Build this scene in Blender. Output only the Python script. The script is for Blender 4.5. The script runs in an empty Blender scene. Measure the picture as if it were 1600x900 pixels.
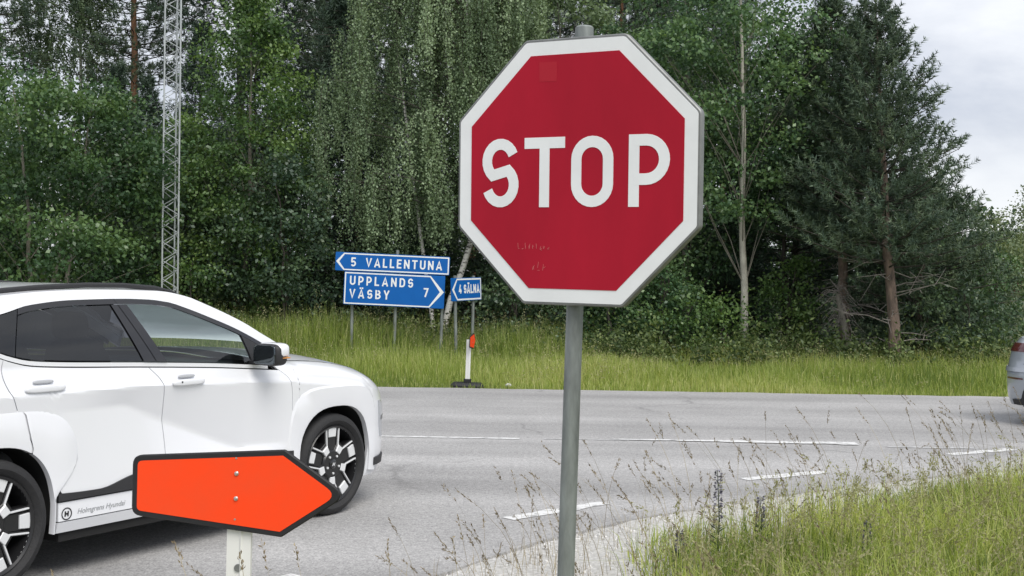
import bpy, math, random
import numpy as np
from mathutils import Matrix, Vector

R = math.radians
scene = bpy.context.scene
col = scene.collection

# ------------------------------------------------------------------ camera
cam_d = bpy.data.cameras.new('camera')
cam = bpy.data.objects.new('camera', cam_d)
col.objects.link(cam)
cam_d.sensor_width = 36.0
cam_d.lens = 36.0 * 1960 / 1600
cam_d.clip_end = 3000
_p, _r = math.atan(25 / 1960), R(0.9)
_f = Vector((0, math.cos(_p), -math.sin(_p)))
_r0 = Vector((1, 0, 0)); _u0 = _r0.cross(_f)
_rt = _r0 * math.cos(_r) + _u0 * math.sin(_r)
_up = _u0 * math.cos(_r) - _r0 * math.sin(_r)
cam.matrix_world = Matrix(((_rt.x, _up.x, -_f.x, 0), (_rt.y, _up.y, -_f.y, 0), (_rt.z, _up.z, -_f.z, 1.68), (0, 0, 0, 1)))
scene.camera = cam

# ------------------------------------------------------------------ sky and sun (bright overcast)
SUN_EL, SUN_AZ = R(52), R(150)          # azimuth clockwise from +Y: behind the camera, to the right
world = bpy.data.worlds.new('World'); scene.world = world
world.use_nodes = True
nt = world.node_tree; nt.nodes.clear()
def wn(t, **k):
    n = nt.nodes.new(t)
    for a, b in k.items(): setattr(n, a, b)
    return n
sky = wn('ShaderNodeTexSky', sky_type='NISHITA', sun_disc=False, sun_elevation=SUN_EL, sun_rotation=SUN_AZ)
bg1 = wn('ShaderNodeBackground'); bg1.inputs[1].default_value = 0.12
nt.links.new(sky.outputs[0], bg1.inputs[0])
tc = wn('ShaderNodeTexCoord'); mp = wn('ShaderNodeMapping'); mp.inputs['Scale'].default_value = (1.0, 1.0, 3.2)
nt.links.new(tc.outputs['Generated'], mp.inputs[0])
nz = wn('ShaderNodeTexNoise'); nz.inputs['Scale'].default_value = 3.4; nz.inputs['Detail'].default_value = 7; nz.inputs['Roughness'].default_value = .55
nz.inputs['Distortion'].default_value = .3
nt.links.new(mp.outputs[0], nz.inputs['Vector'])
rp = wn('ShaderNodeValToRGB')
rp.color_ramp.elements[0].position = .34; rp.color_ramp.elements[0].color = (.46, .49, .575, 1)
rp.color_ramp.elements[1].position = .66; rp.color_ramp.elements[1].color = (.83, .84, .87, 1)
nt.links.new(nz.outputs[0], rp.inputs[0])
bg2 = wn('ShaderNodeBackground'); bg2.inputs[1].default_value = 1.0
nt.links.new(rp.outputs[0], bg2.inputs[0])
mx = wn('ShaderNodeMixShader'); mx.inputs[0].default_value = .88
nt.links.new(bg1.outputs[0], mx.inputs[1]); nt.links.new(bg2.outputs[0], mx.inputs[2])
wo = wn('ShaderNodeOutputWorld'); nt.links.new(mx.outputs[0], wo.inputs[0])

sl = bpy.data.lights.new('sun', 'SUN'); sl.energy = 2.2; sl.angle = R(35); sl.color = (1, .965, .91)
sun = bpy.data.objects.new('sun', sl); col.objects.link(sun)
sun.rotation_euler = Vector((-math.sin(SUN_AZ) * math.cos(SUN_EL), -math.cos(SUN_AZ) * math.cos(SUN_EL), -math.sin(SUN_EL))).to_track_quat('-Z', 'Y').to_euler()

vs = scene.view_settings
vs.view_transform = 'Standard'; vs.look = 'None'; vs.exposure = 0.33; vs.gamma = 1.0; vs.use_curve_mapping = False
scene.cycles.use_denoising = True
scene.cycles.max_bounces = 8
scene.cycles.transparent_max_bounces = 12

# ------------------------------------------------------------------ object helpers
def tag(o, label=None, cat=None, group=None, kind=None):
    if label: o['label'] = label
    if cat: o['category'] = cat
    if group: o['group'] = group
    if kind: o['kind'] = kind
    return o

def empty(name, loc=(0, 0, 0), rz=0, parent=None):
    o = bpy.data.objects.new(name, None); col.objects.link(o)
    o.location = loc; o.rotation_euler = (0, 0, rz); o.empty_display_size = .1
    if parent: o.parent = parent
    return o

def link(name, me, mat=None, parent=None):
    o = bpy.data.objects.new(name, me); col.objects.link(o)
    if mat: me.materials.append(mat)
    if parent: o.parent = parent
    return o

def np_mesh(name, V, F, tint=None, smooth=False):
    """V (n,3), F list of int arrays (m,k)"""
    me = bpy.data.meshes.new(name)
    V = np.ascontiguousarray(V, dtype=np.float32)
    if not isinstance(F, (list, tuple)): F = [F]
    F = [np.ascontiguousarray(f, dtype=np.int32) for f in F if len(f)]
    me.vertices.add(len(V)); me.vertices.foreach_set('co', V.ravel())
    idx = np.concatenate([f.ravel() for f in F])
    tot = np.concatenate([np.full(len(f), f.shape[1], np.int32) for f in F])
    st = np.concatenate([[0], np.cumsum(tot)[:-1]]).astype(np.int32)
    me.loops.add(len(idx)); me.loops.foreach_set('vertex_index', idx)
    me.polygons.add(len(tot)); me.polygons.foreach_set('loop_start', st)
    try: me.polygons.foreach_set('loop_total', tot)
    except Exception: pass
    if smooth: me.polygons.foreach_set('use_smooth', np.ones(len(tot), bool))
    if tint is not None:
        a = me.attributes.new('tint', 'FLOAT', 'POINT'); a.data.foreach_set('value', np.ascontiguousarray(tint, dtype=np.float32))
    me.update(calc_edges=True); me.validate()
    return me

class MB:
    """collects simple shapes of ONE part"""
    def __init__(s): s.v = []; s.f = []
    def add(s, v, f):
        b = len(s.v); s.v += [tuple(p) for p in v]; s.f += [tuple(i + b for i in q) for q in f]; return s
    def box(s, a, b):
        (x0, y0, z0), (x1, y1, z1) = a, b
        return s.add([(x0,y0,z0),(x1,y0,z0),(x1,y1,z0),(x0,y1,z0),(x0,y0,z1),(x1,y0,z1),(x1,y1,z1),(x0,y1,z1)],
                     [(0,3,2,1),(4,5,6,7),(0,1,5,4),(1,2,6,5),(2,3,7,6),(3,0,4,7)])
    def prism(s, pts, z0, z1, bev=0.0):
        """outline in XY (ccw), extruded z0..z1; bev chamfers the top edge"""
        n = len(pts); v = [(x, y, z0) for x, y in pts]
        f = [tuple(range(n - 1, -1, -1))]
        if bev:
            ins = inset(pts, bev)
            v += [(x, y, z1 - bev) for x, y in pts] + [(x, y, z1) for x, y in ins]
            for i in range(n):
                j = (i + 1) % n
                f += [(i, j, n + j, n + i), (n + i, n + j, 2*n + j, 2*n + i)]
            f.append(tuple(range(2*n, 3*n)))
        else:
            v += [(x, y, z1) for x, y in pts]
            for i in range(n):
                j = (i + 1) % n; f.append((i, j, n + j, n + i))
            f.append(tuple(range(n, 2*n)))
        return s.add(v, f)
    def tube(s, path, rad, n=6, cap=True, squash=None):
        path = [Vector(p) for p in path]; m = len(path)
        if not hasattr(rad, '__len__'): rad = [rad] * m
        t0 = (path[1] - path[0]).normalized()
        a = Vector((0, 0, 1)) if abs(t0.z) < .9 else Vector((1, 0, 0))
        u = t0.cross(a).normalized(); v = []
        for i in range(m):
            t = (path[min(i + 1, m - 1)] - path[max(i - 1, 0)]).normalized()
            u = (u - t * u.dot(t)).normalized(); w = t.cross(u)
            for k in range(n):
                c, q = math.cos(2*math.pi*k/n), math.sin(2*math.pi*k/n)
                v.append(path[i] + (u * c + w * q) * rad[i])
        f = []
        for i in range(m - 1):
            for k in range(n):
                k2 = (k + 1) % n
                f.append((i*n + k, i*n + k2, (i+1)*n + k2, (i+1)*n + k))
        if cap: f += [tuple(range(n - 1, -1, -1)), tuple((m-1)*n + k for k in range(n))]
        return s.add(v, f)
    def lathe(s, prof, n=32, axis='Z', close=False):
        """prof list of (r, h)"""
        v = []; m = len(prof)
        for r, h in prof:
            for k in range(n):
                c, q = math.cos(2*math.pi*k/n)*r, math.sin(2*math.pi*k/n)*r
                v.append((c, q, h) if axis == 'Z' else (c, -h, q))
        f = []
        for i in range(m - 1 + (1 if close else 0)):
            i2 = (i + 1) % m
            for k in range(n):
                k2 = (k + 1) % n; f.append((i*n + k, i*n + k2, i2*n + k2, i2*n + k))
        return s.add(v, f)
    def sup(s, c, r, e1=.5, e2=.5, nu=12, nv=20, rot=None):
        """superellipsoid"""
        def pw(x, e): return math.copysign(abs(x) ** e, x)
        v = []
        for i in range(nu + 1):
            ph = -math.pi/2 + math.pi*i/nu
            for k in range(nv):
                th = 2*math.pi*k/nv
                p = Vector((r[0]*pw(math.cos(ph), e1)*pw(math.cos(th), e2), r[1]*pw(math.cos(ph), e1)*pw(math.sin(th), e2), r[2]*pw(math.sin(ph), e1)))
                if rot: p = rot @ p
                v.append(p + Vector(c))
        f = [(i*nv + k, i*nv + (k+1) % nv, (i+1)*nv + (k+1) % nv, (i+1)*nv + k) for i in range(nu) for k in range(nv)]
        return s.add(v, f)
    def mesh(s, name, smooth=False, sharp=None):
        me = bpy.data.meshes.new(name); me.from_pydata(s.v, [], s.f)
        if smooth:
            me.polygons.foreach_set('use_smooth', [True] * len(me.polygons))
            if sharp: me.set_sharp_from_angle(angle=R(sharp))
        me.update(); return me
    def build(s, name, mat, parent=None, smooth=False, sharp=35):
        return link(name, s.mesh(name, smooth, sharp), mat, parent)

def inset(pts, d):
    n = len(pts); out = []
    for i in range(n):
        p, a, b = Vector(pts[i]), Vector(pts[i-1]), Vector(pts[(i+1) % n])
        e1, e2 = (p - a).normalized(), (b - p).normalized()
        n1, n2 = Vector((-e1.y, e1.x)), Vector((-e2.y, e2.x))
        m = (n1 + n2); L = max(.25, 1 + n1.dot(n2)); out.append(tuple(p + m * (d / L)))
    return out

def rounded(pts, rad, seg=5):
    """round the corners of an outline; rad number or list"""
    n = len(pts); out = []
    if not hasattr(rad, '__len__'): rad = [rad] * n
    for i in range(n):
        p, a, b = Vector(pts[i]), Vector(pts[i-1]), Vector(pts[(i+1) % n])
        r = rad[i]
        if r <= 0: out.append(tuple(p)); continue
        e1, e2 = (a - p).normalized(), (b - p).normalized()
        ang = e1.angle(e2); t = r / math.tan(ang / 2)
        p1, p2 = p + e1 * t, p + e2 * t
        for k in range(seg + 1):
            q = k / seg
            out.append(tuple((p1 * (1-q) + p * q) * (1-q) + (p * (1-q) + p2 * q) * q))
    return out

def copy_tree(o, parent=None):
    c = o.copy(); col.objects.link(c); c.parent = parent
    for ch in o.children: copy_tree(ch, c)
    return c

def cr(pts):
    """smooth monotone-ish curve through points -> callable on numbers"""
    x = np.array([p[0] for p in pts], float); y = np.array([p[1] for p in pts], float)
    d = np.diff(y) / np.diff(x); m = np.zeros(len(x)); m[0], m[-1] = d[0], d[-1]
    for i in range(1, len(x) - 1):
        m[i] = 0 if d[i-1] * d[i] <= 0 else 2 * d[i-1] * d[i] / (d[i-1] + d[i])
    def f(q):
        if q <= x[0]: return float(y[0] + m[0] * (q - x[0]))
        if q >= x[-1]: return float(y[-1] + m[-1] * (q - x[-1]))
        i = int(np.searchsorted(x, q) - 1); h = x[i+1] - x[i]; t = (q - x[i]) / h
        return float((1+2*t)*(1-t)**2*y[i] + t*(1-t)**2*h*m[i] + t*t*(3-2*t)*y[i+1] + t*t*(t-1)*h*m[i+1])
    return f

# ------------------------------------------------------------------ materials
def new_mat(name):
    m = bpy.data.materials.new(name); m.use_nodes = True
    n = m.node_tree; return m, n, n.nodes['Principled BSDF']

def nd(n, t, **k):
    q = n.nodes.new(t)
    for a, b in k.items():
        if a in ('operation', 'blend_type', 'data_type', 'feature', 'attribute_name', 'noise_dimensions', 'interpolation_type', 'clamp'): setattr(q, a, b)
        else: q.inputs[a.replace('_', ' ')].default_value = b
    return q

def mat(name, c, rough=.5, metal=0.0, var=0.0, vscale=3.0, bump=0.0, bscale=60.0, coat=0.0, spec=.5, stretch=None, c2=None, detail=6.0):
    """colour with a little mottling and fine relief"""
    m, n, b = new_mat(name)
    b.inputs['Roughness'].default_value = rough; b.inputs['Metallic'].default_value = metal
    b.inputs['Specular IOR Level'].default_value = spec
    if coat: b.inputs['Coat Weight'].default_value = coat; b.inputs['Coat Roughness'].default_value = .04
    b.inputs['Base Color'].default_value = (*c, 1)
    if var or bump or c2:
        t = nd(n, 'ShaderNodeTexCoord'); src = t.outputs['Object']
        if stretch:
            k = nd(n, 'ShaderNodeMapping'); k.inputs['Scale'].default_value = stretch; n.links.new(src, k.inputs[0]); src = k.outputs[0]
        if var or c2:
            z = nd(n, 'ShaderNodeTexNoise', Scale=vscale, Detail=detail, Roughness=.6); n.links.new(src, z.inputs['Vector'])
            r = nd(n, 'ShaderNodeValToRGB'); r.color_ramp.elements[0].position = .3; r.color_ramp.elements[1].position = .7
            lo = c2 if c2 else tuple(q * (1 - var) for q in c); hi = c if c2 else tuple(min(1, q * (1 + var)) for q in c)
            r.color_ramp.elements[0].color = (*lo, 1); r.color_ramp.elements[1].color = (*hi, 1)
            n.links.new(z.outputs[0], r.inputs[0]); n.links.new(r.outputs[0], b.inputs['Base Color'])
        if bump:
            z = nd(n, 'ShaderNodeTexNoise', Scale=bscale, Detail=4.0); n.links.new(src, z.inputs['Vector'])
            k = nd(n, 'ShaderNodeBump', Strength=bump, Distance=.01); n.links.new(z.outputs[0], k.inputs['Height']); n.links.new(k.outputs[0], b.inputs['Normal'])
    return m

def leaf_mat(name, cols, trans=.3, rough=.5, spec=.35):
    """per-leaf tint attribute picks a leaf colour"""
    m, n, b = new_mat(name)
    a = nd(n, 'ShaderNodeAttribute', attribute_name='tint')
    r = nd(n, 'ShaderNodeValToRGB'); e = r.color_ramp.elements
    while len(e) < len(cols): e.new(.5)
    for i, c in enumerate(cols): e[i].position = i / (len(cols) - 1); e[i].color = (*c, 1)
    n.links.new(a.outputs['Fac'], r.inputs[0])
    n.links.new(r.outputs[0], b.inputs['Base Color'])
    b.inputs['Roughness'].default_value = rough; b.inputs['Specular IOR Level'].default_value = spec
    t = nd(n, 'ShaderNodeBsdfTranslucent')
    g = nd(n, 'ShaderNodeMix', data_type='RGBA', blend_type='MULTIPLY'); g.inputs[0].default_value = 1
    n.links.new(r.outputs[0], g.inputs[6]); g.inputs[7].default_value = (1.15, 1.15, .65, 1)
    n.links.new(g.outputs[2], t.inputs[0])
    x = nd(n, 'ShaderNodeMixShader'); x.inputs[0].default_value = trans
    n.links.new(b.outputs[0], x.inputs[1]); n.links.new(t.outputs[0], x.inputs[2])
    n.links.new(x.outputs[0], n.nodes['Material Output'].inputs[0])
    return m

M = {}
M['leaf_broad'] = leaf_mat('broad leaves', [(.040, .085, .040), (.080, .155, .060), (.150, .240, .085)], rough=.38, spec=.5)
M['leaf_maple'] = leaf_mat('maple leaves', [(.055, .110, .040), (.115, .205, .060), (.20, .30, .085)], rough=.4, spec=.5)
M['leaf_birch'] = leaf_mat('birch leaves', [(.13, .19, .105), (.225, .31, .17), (.35, .45, .27)], rough=.45, trans=.25)
M['leaf_aspen'] = leaf_mat('aspen leaves', [(.065, .130, .065), (.120, .215, .090), (.19, .29, .11)], rough=.4, spec=.5)
M['leaf_pale'] = leaf_mat('willow leaves', [(.11, .16, .085), (.185, .24, .125), (.28, .33, .17)])
M['leaf_dark'] = leaf_mat('shade leaves', [(.044, .080, .052), (.082, .138, .074), (.140, .21, .095)], rough=.4, spec=.5)
M['needles'] = leaf_mat('pine needles', [(.046, .078, .056), (.086, .132, .082), (.165, .215, .120)], trans=.15)
M['needles_dark'] = leaf_mat('spruce needles', [(.030, .054, .040), (.052, .088, .058), (.085, .130, .078)], trans=.1)
M['grass_far'] = leaf_mat('verge grass blades', [(.18, .25, .065), (.37, .46, .115), (.58, .59, .27)], trans=.5, rough=.55)
M['grass_near'] = leaf_mat('near grass blades', [(.12, .17, .04), (.40, .49, .12), (.70, .70, .32)], trans=.5, rough=.5)
M['grass_dry'] = leaf_mat('dry grass', [(.15, .12, .085), (.30, .245, .165), (.50, .43, .28)], trans=.2, rough=.7)
M['grass_head'] = leaf_mat('grass heads', [(.26, .25, .13), (.38, .37, .20), (.52, .49, .28)], trans=.3, rough=.7)
M['weed'] = leaf_mat('weeds', [(.050, .080, .030), (.11, .16, .055), (.22, .27, .10)])
M['bugloss'] = leaf_mat('bugloss flowers', [(.07, .07, .075), (.12, .115, .15), (.22, .21, .30)], trans=.15)
M['bark_pine'] = mat('pine bark', (.27, .195, .15), .9, c2=(.075, .06, .05), vscale=13, bump=1.0, bscale=26, stretch=(1, 1, .35))
M['bark_red'] = mat('orange pine bark', (.26, .135, .075), .9, var=.3, vscale=9, bump=.6, bscale=30, stretch=(1, 1, .3))
M['bark_grey'] = mat('grey bark', (.20, .185, .15), .85, var=.35, vscale=8, bump=.6, bscale=26, stretch=(1, 1, .35))
M['bark_aspen'] = mat('pale aspen bark', (.46, .44, .37), .8, var=.3, vscale=7, bump=.5, bscale=24, stretch=(1, 1, .4))
M['bark_dark'] = mat('dark bark', (.060, .052, .044), .9, var=.4, vscale=8, bump=.6, bscale=26, stretch=(1, 1, .3))
M['bark_birch'] = mat('birch bark', (.66, .64, .60), .7, c2=(.04, .036, .033), vscale=5, bump=.4, bscale=20, stretch=(1.2, 1.2, 4.5), detail=3)
_r = [n for n in M['bark_birch'].node_tree.nodes if n.type == 'VALTORGB'][0].color_ramp
_r.elements[0].position = .38; _r.elements[1].position = .47
M['twig'] = mat('dead twigs', (.26, .235, .21), .9, var=.3, vscale=12)

# ------------------------------------------------------------------ foliage builders
def unit(a): return a / np.maximum(np.linalg.norm(a, axis=-1, keepdims=True), 1e-9)

def leaf_quads(P, D, L, W, rng, fold=.12):
    n = len(P); D = unit(D); L = np.broadcast_to(np.asarray(L, float).reshape(-1, 1), (n, 1)); W = np.broadcast_to(np.asarray(W, float).reshape(-1, 1), (n, 1))
    a = rng.normal(size=(n, 3)); w = unit(np.cross(D, a)); nn = np.cross(w, D)
    v = np.empty((n, 4, 3))
    v[:, 0] = P; v[:, 1] = P + D * L * .45 + w * W * .5 + nn * L * fold
    v[:, 2] = P + D * L; v[:, 3] = P + D * L * .45 - w * W * .5 + nn * L * fold
    return v.reshape(-1, 3), np.arange(4 * n).reshape(n, 4)

def spikes(P, D, L, W, rng):
    n = len(P); D = unit(D); w = unit(np.cross(D, rng.normal(size=(n, 3))))
    L = np.broadcast_to(np.asarray(L, float).reshape(-1, 1), (n, 1)); W = np.broadcast_to(np.asarray(W, float).reshape(-1, 1), (n, 1))
    v = np.empty((n, 3, 3)); v[:, 0] = P - w * W * .5; v[:, 1] = P + w * W * .5; v[:, 2] = P + D * L
    return v.reshape(-1, 3), np.arange(3 * n).reshape(n, 3)

def wobble(p0, p1, n, amp, rng):
    p0, p1 = np.array(p0, float), np.array(p1, float)
    t = np.linspace(0, 1, n)[:, None]; q = p0 + (p1 - p0) * t
    k = np.cumsum(rng.normal(size=(n, 3)) * amp, 0); k[:, 2] = 0; k[0] = 0
    return q + k - k[-1] * t * .5

def broadleaf(name, label, base, height, cr_r, z0, nclump, per, leaf, lmat, bark, seed, trunk_r=.09, lean=(0, 0), group=None, prof=None,
              spread=.235, droop=.25, cat='tree', limbs=5, stems=1, yscale=1.0):
    rng = np.random.default_rng(seed)
    root = empty(name, base); tag(root, label, cat, group)
    tb = MB(); lb = MB(); paths = []
    for s in range(stems):
        ang = rng.uniform(0, 6.28); off = (0 if stems == 1 else .22)
        p0 = (off * math.cos(ang), off * math.sin(ang), -.1)
        top = (lean[0] + (0 if stems == 1 else math.cos(ang) * cr_r * .5), lean[1] + (0 if stems == 1 else math.sin(ang) * cr_r * .5), height * .93)
        pa = wobble(p0, top, 12, .035, rng); paths.append(pa)
        rr = np.linspace(trunk_r / (1 if stems == 1 else 1.5), .012, 12)
        rr[0] *= 1.25
        tb.tube(pa.tolist(), rr.tolist(), 8)
    prof = prof or cr([(0, .45), (.25, .95), (.45, 1.0), (.75, .72), (1, .12)])
    P, D, T = [], [], []
    for i in range(nclump):
        t = rng.uniform(0, 1) ** .9; rmax = cr_r * prof(t)
        r = rmax * (rng.uniform(.25, 1) ** .6); a = rng.uniform(0, 6.283)
        pa = paths[i % len(paths)]
        z = z0 + (height - z0) * t
        k = min(11, max(1, int(z / (height * .93) * 11))); ax = pa[k]
        c = np.array([ax[0] + math.cos(a) * r, ax[1] + math.sin(a) * r * yscale, z])
        if i % limbs == 0:
            kk = max(1, k - int(1 + r / cr_r * 2.5)); s0 = pa[kk]
            mid = (s0 + c) / 2 + np.array([0, 0, .12 * r]) + rng.normal(size=3) * .06
            w0 = max(.007, trunk_r * .2 * (1 - t * .6))
            lb.tube([s0.tolist(), mid.tolist(), c.tolist()], [w0, w0 * .5, .004], 5)
        m = int(per * rng.uniform(.5, 1.6)); sc = rng.uniform(.6, 1.4)
        q = rng.normal(size=(m, 3)) * np.array([spread, spread, spread * .55]) * sc
        P.append(c + q); out = np.array([math.cos(a), math.sin(a), 0]) * .6
        D.append(rng.normal(size=(m, 3)) * .8 + out + np.array([0, 0, -droop]))
        T.append(np.clip(rng.uniform(.0, .85) + rng.normal(size=m) * .17 + q[:, 2] / spread * .16, 0, 1))  # tint imitates lit and shaded clumps; upper leaves of each painted lighter
    P, D, T = map(np.concatenate, (P, D, T))
    L = leaf * rng.uniform(.65, 1.3, len(P))
    v, f = leaf_quads(P, D, L, L * rng.uniform(.55, .8, len(P)), rng)
    tr = tb.build('trunk', M[bark], root, smooth=True, sharp=60)
    if lb.v: lb.build('limbs', M['bark_dark' if bark == 'bark_dark' else 'bark_grey'], tr, smooth=True, sharp=60)['kind'] = 'stuff'
    link('crown', np_mesh('crown', v, f, np.repeat(T, 4)), M[lmat], root)
    return root

def conifer(name, label, base, height, r_low, z0, seed, bark, nmat, trunk_r=.13, lean=(0, 0), whorl=.36, per_whorl=6, shoots=9, nshoot=20,
            up=.35, nlen=.12, nwid=.02, group=None, dead=True, power=.8, cat='pine tree', tips=None):
    rng = np.random.default_rng(seed)
    root = empty(name, base); tag(root, label, cat, group)
    tb = MB(); pa = wobble((0, 0, -.1), (lean[0], lean[1], height), 16, .02, rng)
    rr = np.linspace(trunk_r, .015, 16); rr[0] *= 1.2
    tb.tube(pa.tolist(), rr.tolist(), 9); trunk_b = tb; tb = MB(); db = MB()
    def axis(z):
        t = min(max(z / height, 0), 1) * 15; i = min(int(t), 14); return pa[i] + (pa[i+1] - pa[i]) * (t - i)
    SP, SD, ST = [], [], []
    z = z0
    while z < height - .1:
        t = (z - z0) / (height - z0)
        L0 = r_low * (1 - t) ** power * (0.75 + .25 * min(1, t * 6)) + .12
        for k in range(per_whorl):
            a = 6.283 * k / per_whorl + rng.uniform(-.5, .5); L = L0 * rng.uniform(.6, 1.15)
            zz = z + rng.uniform(-.12, .12); s0 = axis(zz)
            h = np.array([math.cos(a), math.sin(a), 0.])
            rise = up * (.35 + .9 * t)
            pts = [s0, s0 + h * L * .5 + np.array([0, 0, L * rise * .25]), s0 + h * L + np.array([0, 0, L * rise])]
            w = .008 + .014 * L / max(r_low, .1)
            tb.tube([q.tolist() for q in pts], [w, w * .7, .006], 5)
            n = max(2, int(shoots * L / r_low * rng.uniform(.7, 1.2)) + 2)
            for j in range(n):
                u = 1 - (j / n) * .78 if j else 1.0
                q = pts[0] * (1-u)**2 + 2 * pts[1] * u * (1-u) + pts[2] * u * u
                side = np.array([-h[1], h[0], 0]) * rng.uniform(-1, 1) * (1.1 if j else .15)
                off = side * L * .40 * (1.2 - u) + np.array([0, 0, rng.uniform(-.06, .16)]) if j else 0 * side
                d = unit(h * .6 + side * .7 + np.array([0, 0, .35 + .9 * t + rng.uniform(-.15, .35)]))
                SP.append(q + off); SD.append(d); ST.append(rng.uniform(.15, .8))
        z += whorl * rng.uniform(.75, 1.2) * (1 if t < .75 else .7)
    top = pa[-1]; SP.append(top); SD.append(np.array([0, 0, 1.])); ST.append(.8)
    for k in range(5):
        a = rng.uniform(0, 6.28); SP.append(top - np.array([0, 0, .08])); SD.append(unit(np.array([math.cos(a) * .5, math.sin(a) * .5, .9]))); ST.append(.8)
    if dead:
        zz = .5
        while zz < z0 + 1.2:
            a = rng.uniform(0, 6.28); L = rng.uniform(.35, 1.1); s0 = axis(zz)
            h = np.array([math.cos(a), math.sin(a), rng.uniform(-.25, .25)])
            e = s0 + h * L
            db.tube([s0.tolist(), (s0 + h * L * .5 + rng.normal(size=3) * .05).tolist(), e.tolist()], [.013, .009, .004], 4)
            for q in range(3):
                b0 = s0 + h * L * rng.uniform(.4, .9); db.tube([b0.tolist(), (b0 + h * .25 + rng.normal(size=3) * .16).tolist()], [.007, .003], 3)
            zz += rng.uniform(.05, .14) * (.4 + zz * .5)
    SP, SD, ST = np.array(SP), np.array(SD), np.array(ST)
    S = len(SP); slen = rng.uniform(.16, .34, S)
    u = rng.uniform(-.15, 1, (S, nshoot)); 
    P = SP[:, None] + SD[:, None] * (u * slen[:, None])[..., None]
    rad = rng.normal(size=(S, nshoot, 3)); rad -= SD[:, None] * np.sum(rad * SD[:, None], -1, keepdims=True); rad = unit(rad)
    Dn = SD[:, None] * .55 + rad * .85
    n = S * nshoot
    v, f = spikes(P.reshape(-1, 3), Dn.reshape(-1, 3), nlen * rng.uniform(.7, 1.2, n), nwid, rng)
    T = np.clip(np.repeat(ST, nshoot) + rng.normal(size=n) * .15, 0, 1)
    tk = trunk_b.build('trunk', M[bark], root, smooth=True, sharp=60); tb.build('branches', M['bark_dark'], tk, smooth=True, sharp=60)['kind'] = 'stuff'
    if dead: db.build('dead_twigs', M['twig'], tk)['kind'] = 'stuff'
    link('crown', np_mesh('crown', v, f, np.repeat(T, 3)), M[nmat], root)
    return root

def blades(P, H, W, lean, rng, segs=2):
    """grass blades: base points P (n,3), height H, bending over"""
    n = len(P); a = rng.uniform(0, 6.283, n)
    d = np.stack([np.cos(a), np.sin(a), np.zeros(n)], -1); wv = np.stack([-np.sin(a + rng.normal(size=n)), np.cos(a), np.zeros(n)], -1); wv = unit(wv)
    H = np.asarray(H).reshape(-1, 1); W = np.broadcast_to(np.asarray(W, float).reshape(-1, 1), (n, 1)); b = (np.abs(rng.normal(size=n)) * lean).reshape(-1, 1)
    up = np.array([0, 0, 1.])
    v = np.empty((n, 5, 3))
    m = P + up * H * .55 + d * H * b * .3
    v[:, 0] = P - wv * W * .5; v[:, 1] = P + wv * W * .5
    v[:, 2] = m + wv * W * .4; v[:, 3] = m - wv * W * .4
    v[:, 4] = P + up * H * np.maximum(.55, 1 - .35 * b * b) + d * H * b
    base = (np.arange(n) * 5)[:, None]
    return v.reshape(-1, 3), [base + np.array([[0, 1, 2, 3]]), base + np.array([[3, 2, 4]])], v[:, 4]

# ------------------------------------------------------------------ ground, road, shoulder
EDGE = [(-7.5, -6.0), (-4.6, -1.0), (-2.6, 2.8), (-1.55, 4.9), (-.8, 6.25), (-.22, 7.2), (.34, 8.0), (1.0, 8.72), (2.1, 9.62), (3.6, 10.62), (5.4, 11.55), (8.0, 12.7), (13, 14.8), (30, 21), (80, 38)]
def edge_dense():
    x = [p[0] for p in EDGE]; f = cr(EDGE)
    xs = np.concatenate([np.linspace(-7.5, -2.6, 12)[:-1], np.linspace(-2.6, 8, 90), np.linspace(8, 80, 30)[1:]])
    return np.array([(q, f(q)) for q in xs])
ED = edge_dense()
_t = np.gradient(ED, axis=0); _t = _t / np.linalg.norm(_t, axis=1, keepdims=True)
EN = np.stack([_t[:, 1], -_t[:, 0]], -1)           # points away from the road
def edge_dist(xy):
    """signed distance from the asphalt edge, positive on the verge"""
    d = xy[:, None, :] - ED[None]; k = np.argmin((d ** 2).sum(-1), 1)
    return (d[np.arange(len(xy)), k] * EN[k]).sum(-1)
def sstep(t): t = np.clip(t, 0, 1); return t * t * (3 - 2 * t)
def verge_z(d): return -.02 + .015 * sstep(d / .15) + .10 * sstep((d - .2) / 3.0)

def ground_material():
    m, n, b = new_mat('forest floor and soil')
    t = nd(n, 'ShaderNodeTexCoord'); z = nd(n, 'ShaderNodeTexNoise', Scale=.9, Detail=8.0, Roughness=.65); n.links.new(t.outputs['Object'], z.inputs['Vector'])
    r = nd(n, 'ShaderNodeValToRGB'); e = r.color_ramp.elements; e[0].position = .35; e[0].color = (.035, .040, .018, 1); e[1].position = .7; e[1].color = (.085, .10, .035, 1)
    n.links.new(z.outputs[0], r.inputs[0]); n.links.new(r.outputs[0], b.inputs['Base Color']); b.inputs['Roughness'].default_value = .95
    return m

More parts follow.
